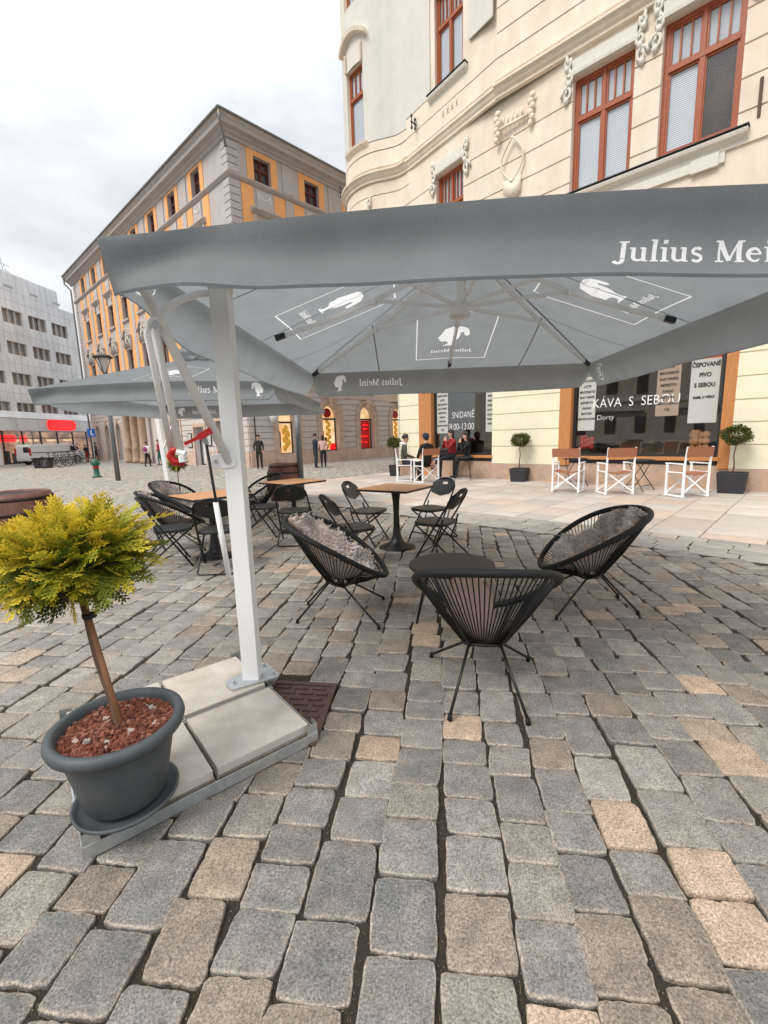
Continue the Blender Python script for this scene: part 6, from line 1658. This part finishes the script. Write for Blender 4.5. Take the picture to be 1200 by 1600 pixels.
def bicycle():
    t = thing('bicycle', 'x', 'bicycle', (0, 0, 0), 0, 'bicycles parked at the rack before the supermarket')
    for x in (-.52, .52):
        b = MB(); b.tube([(x+.33*math.cos(2*PI*k/24), 0, .34+.33*math.sin(2*PI*k/24)) for k in range(24)], .02, 6, closed=True)
        w = b.build('wheel', 'rubber', t, smooth=True); b = MB()
        for k in range(8): a = PI*k/8; b.bar((x+.32*math.cos(a), 0, .34+.32*math.sin(a)), (x-.32*math.cos(a), 0, .34-.32*math.sin(a)), .006)
        b.build('spokes', 'galv', w)
    b = MB(); P_ = dict(h=(.38, 0, .82), s=(-.2, 0, .80), bb=(-.05, 0, .33), r=(-.52, 0, .34), f=(.52, 0, .34))
    for a, c in (('h', 's'), ('h', 'bb'), ('s', 'bb'), ('bb', 'r'), ('s', 'r'), ('h', 'f')): b.tube([P_[a], P_[c]], .018, 6)
    b.tube([P_['s'], (-.23, 0, .93)], .013, 6); b.build('frame', 'darkmetal', t)
    b = MB(); b.tube([(.38, 0, .82), (.36, 0, .98)], .014, 6); b.tube([(.3, -.26, 1.0), (.4, -.1, 1.0), (.4, .1, 1.0), (.3, .26, 1.0)], .014, 6); b.build('handlebar', 'black', t)
    b = MB(); b.blob((-.24, 0, .95), (.13, .07, .03)); b.build('saddle', 'black', t, smooth=True)
    return t
bk = bicycle(); bl_ = ['bicycle at the end of the rack beside the dark waste container', 'second bicycle from the waste container in the rack', 'third bicycle from the waste container in the rack', 'fourth bicycle from the waste container in the rack', 'fifth bicycle from the waste container in the rack', 'last bicycle in the rack, beside the person in red trousers']
for k in range(6):
    q = G(84+9.5*k, 731-1.6*k); rr = R(62+random.uniform(-9, 9))
    if k == 0: bk.location = q; bk.rotation_euler.z = rr; bk['label'] = bl_[0]
    else: again(bk, bl_[k], q, rr)
t = thing('waste_container', 'dark waste container at the near end of the bicycle rack', 'bin', G(69, 731), R(20))
b = MB(); b.add([(-.42, -.4, 0), (.42, -.4, 0), (.42, .4, 0), (-.42, .4, 0), (-.5, -.48, .62), (.5, -.48, .62), (.5, .48, .62), (-.5, .48, .62)], [(3, 2, 1, 0), (0, 1, 5, 4), (1, 2, 6, 5), (2, 3, 7, 6), (3, 0, 4, 7), (4, 5, 6, 7)]); b.build('bin_body', 'darkmetal', t, bevel=.03)
b = MB(); b.box(-.54, .54, -.52, .52, .63, .7); b.build('lid', 'black', t, bevel=.02)
t = thing('hydrant', 'green cast hydrant with a red band standing on the open square', 'hydrant', G(152, 746), 0)
b = MB(); b.lathe([(0, 0), (.19, 0), (.19, .05), (.12, .09), (.1, .5), (.13, .54), (.15, .6), (.15, .68), (.1, .74), (.06, .82), (0, .84)], 20); b.build('hydrant_body', 'teal', t, smooth=True)
b = MB(); b.lathe([(.112, .42), (.128, .43), (.128, .49), (.112, .5)], 20, cap=False); b.build('red_band', 'redpaint', t)
b = MB(); b.lathe([(0, -.2), (.05, -.2), (.05, .2), (0, .2)], 10, 0, (0, 0), lambda x, y, z: (z, x, .62+y)); b.build('outlet', 'teal', t)
def lamp(label, loc, h, r=.05, cone=True):
    t = thing('street_lamp', label, 'street lamp', loc)
    b = MB(); b.tube([(0, 0, 0), (0, 0, h-.5)], [r*1.1, r*.8], 12); b.build('lamp_post', 'postgrey', t, smooth=True)
    if cone:
        b = MB(); b.lathe([(.05, h-.62), (.2, h-.02), (.2, h)], 16); b.build('lamp_glass', 'lampglass', t, smooth=True)
        b = MB(); b.lathe([(.34, h), (.36, h+.03), (.24, h+.10), (0, h+.15)], 24); b.build('lamp_cap', 'darkmetal', t, smooth=True)
        b = MB()
        for k in range(4): a = PI*k/2; b.bar((.05*math.cos(a), .05*math.sin(a), h-.62), (.3*math.cos(a), .3*math.sin(a), h), .02)
        b.build('lamp_cage', 'darkmetal', t)
    else:
        b = MB(); b.bar((0, 0, h-.5), (0, 0, h), .06); b.bar((0, 0, h), (-.55, .1, h+.05), .12, .08); b.build('lamp_head', 'darkmetal', t)
    return t
lamp('grey street lamp with flat cap rising behind the far parasol', G(185, 751), 4.75, .085)
lamp('slim grey lamp post with a short bracket before the supermarket', G(57, 722), 5.3, .06, False)
t = thing('steel_post', 'thick plain grey post behind the table before the barrel', 'post', G(472, 780)); b = MB(); b.tube([(0, 0, 0), (0, 0, 2.3)], .075, 16); b.lathe([(.14, 0), (.14, .02), (.08, .03)], 16); b.build('post', 'postgrey', t, smooth=True)
t = thing('blue_sign', 'blue traffic sign with a white arrow at the supermarket corner', 'sign', G(149, 722), R(18))
b = MB(); b.tube([(0, 0, 0), (0, 0, 2.9)], .035, 8); b.build('sign_post', 'galv', t)
b = MB(); b.box(-.3, .3, -.06, -.04, 2.15, 2.8); s_ = b.build('sign_plate', 'bluesign', t)
b = MB(); b.box(-.05, .05, -.07, -.062, 2.25, 2.68); b.box(-.05, .17, -.07, -.062, 2.25, 2.34); b.build('arrow', 'print', s_)

# ------------------------------------------------------------------ unseen town house, added only so the cafe glass has something to mirror
ob = thing('added_town_house', 'unseen pale plastered town house added behind the camera for the cafe glass to mirror', 'building', (-26, 6, 0), R(-90))
def TO(s_, d, z): return (s_, d, z)
hl = [(1.5+3*k, 2.7+3*k, e, e+2.0) for k in range(11) for e in (1.0, 4.8, 8.4, 12.0)]
b = MB(); wall(b, TO, 0, 34, 0, 15.5, hl, depth=.25); b.add([(0, -10, 0), (0, 0, 0), (0, 0, 15.5), (0, -10, 15.5)], [(0, 1, 2, 3)]); b.add([(0, 0, 15.5), (34, 0, 15.5), (34, -8, 19), (0, -8, 19)], [(0, 1, 2, 3)]); b.build('wall', 'cream', ob)
b = MB()
for h in hl: b.add([TO(h[0], -.2, h[2]), TO(h[1], -.2, h[2]), TO(h[1], -.2, h[3]), TO(h[0], -.2, h[3])], [(0, 1, 2, 3)])
b.build_pieces('window', 'darkglass', ob)
b = MB(); profile(b, TO, 0, 34, [(0, 15.0), (.3, 15.2), (.5, 15.5), (0, 15.6)]); profile(b, TO, 0, 34, [(0, 4.0), (.15, 4.1), (.15, 4.3), (0, 4.4)]); b.build('cornice', 'stucco', ob)
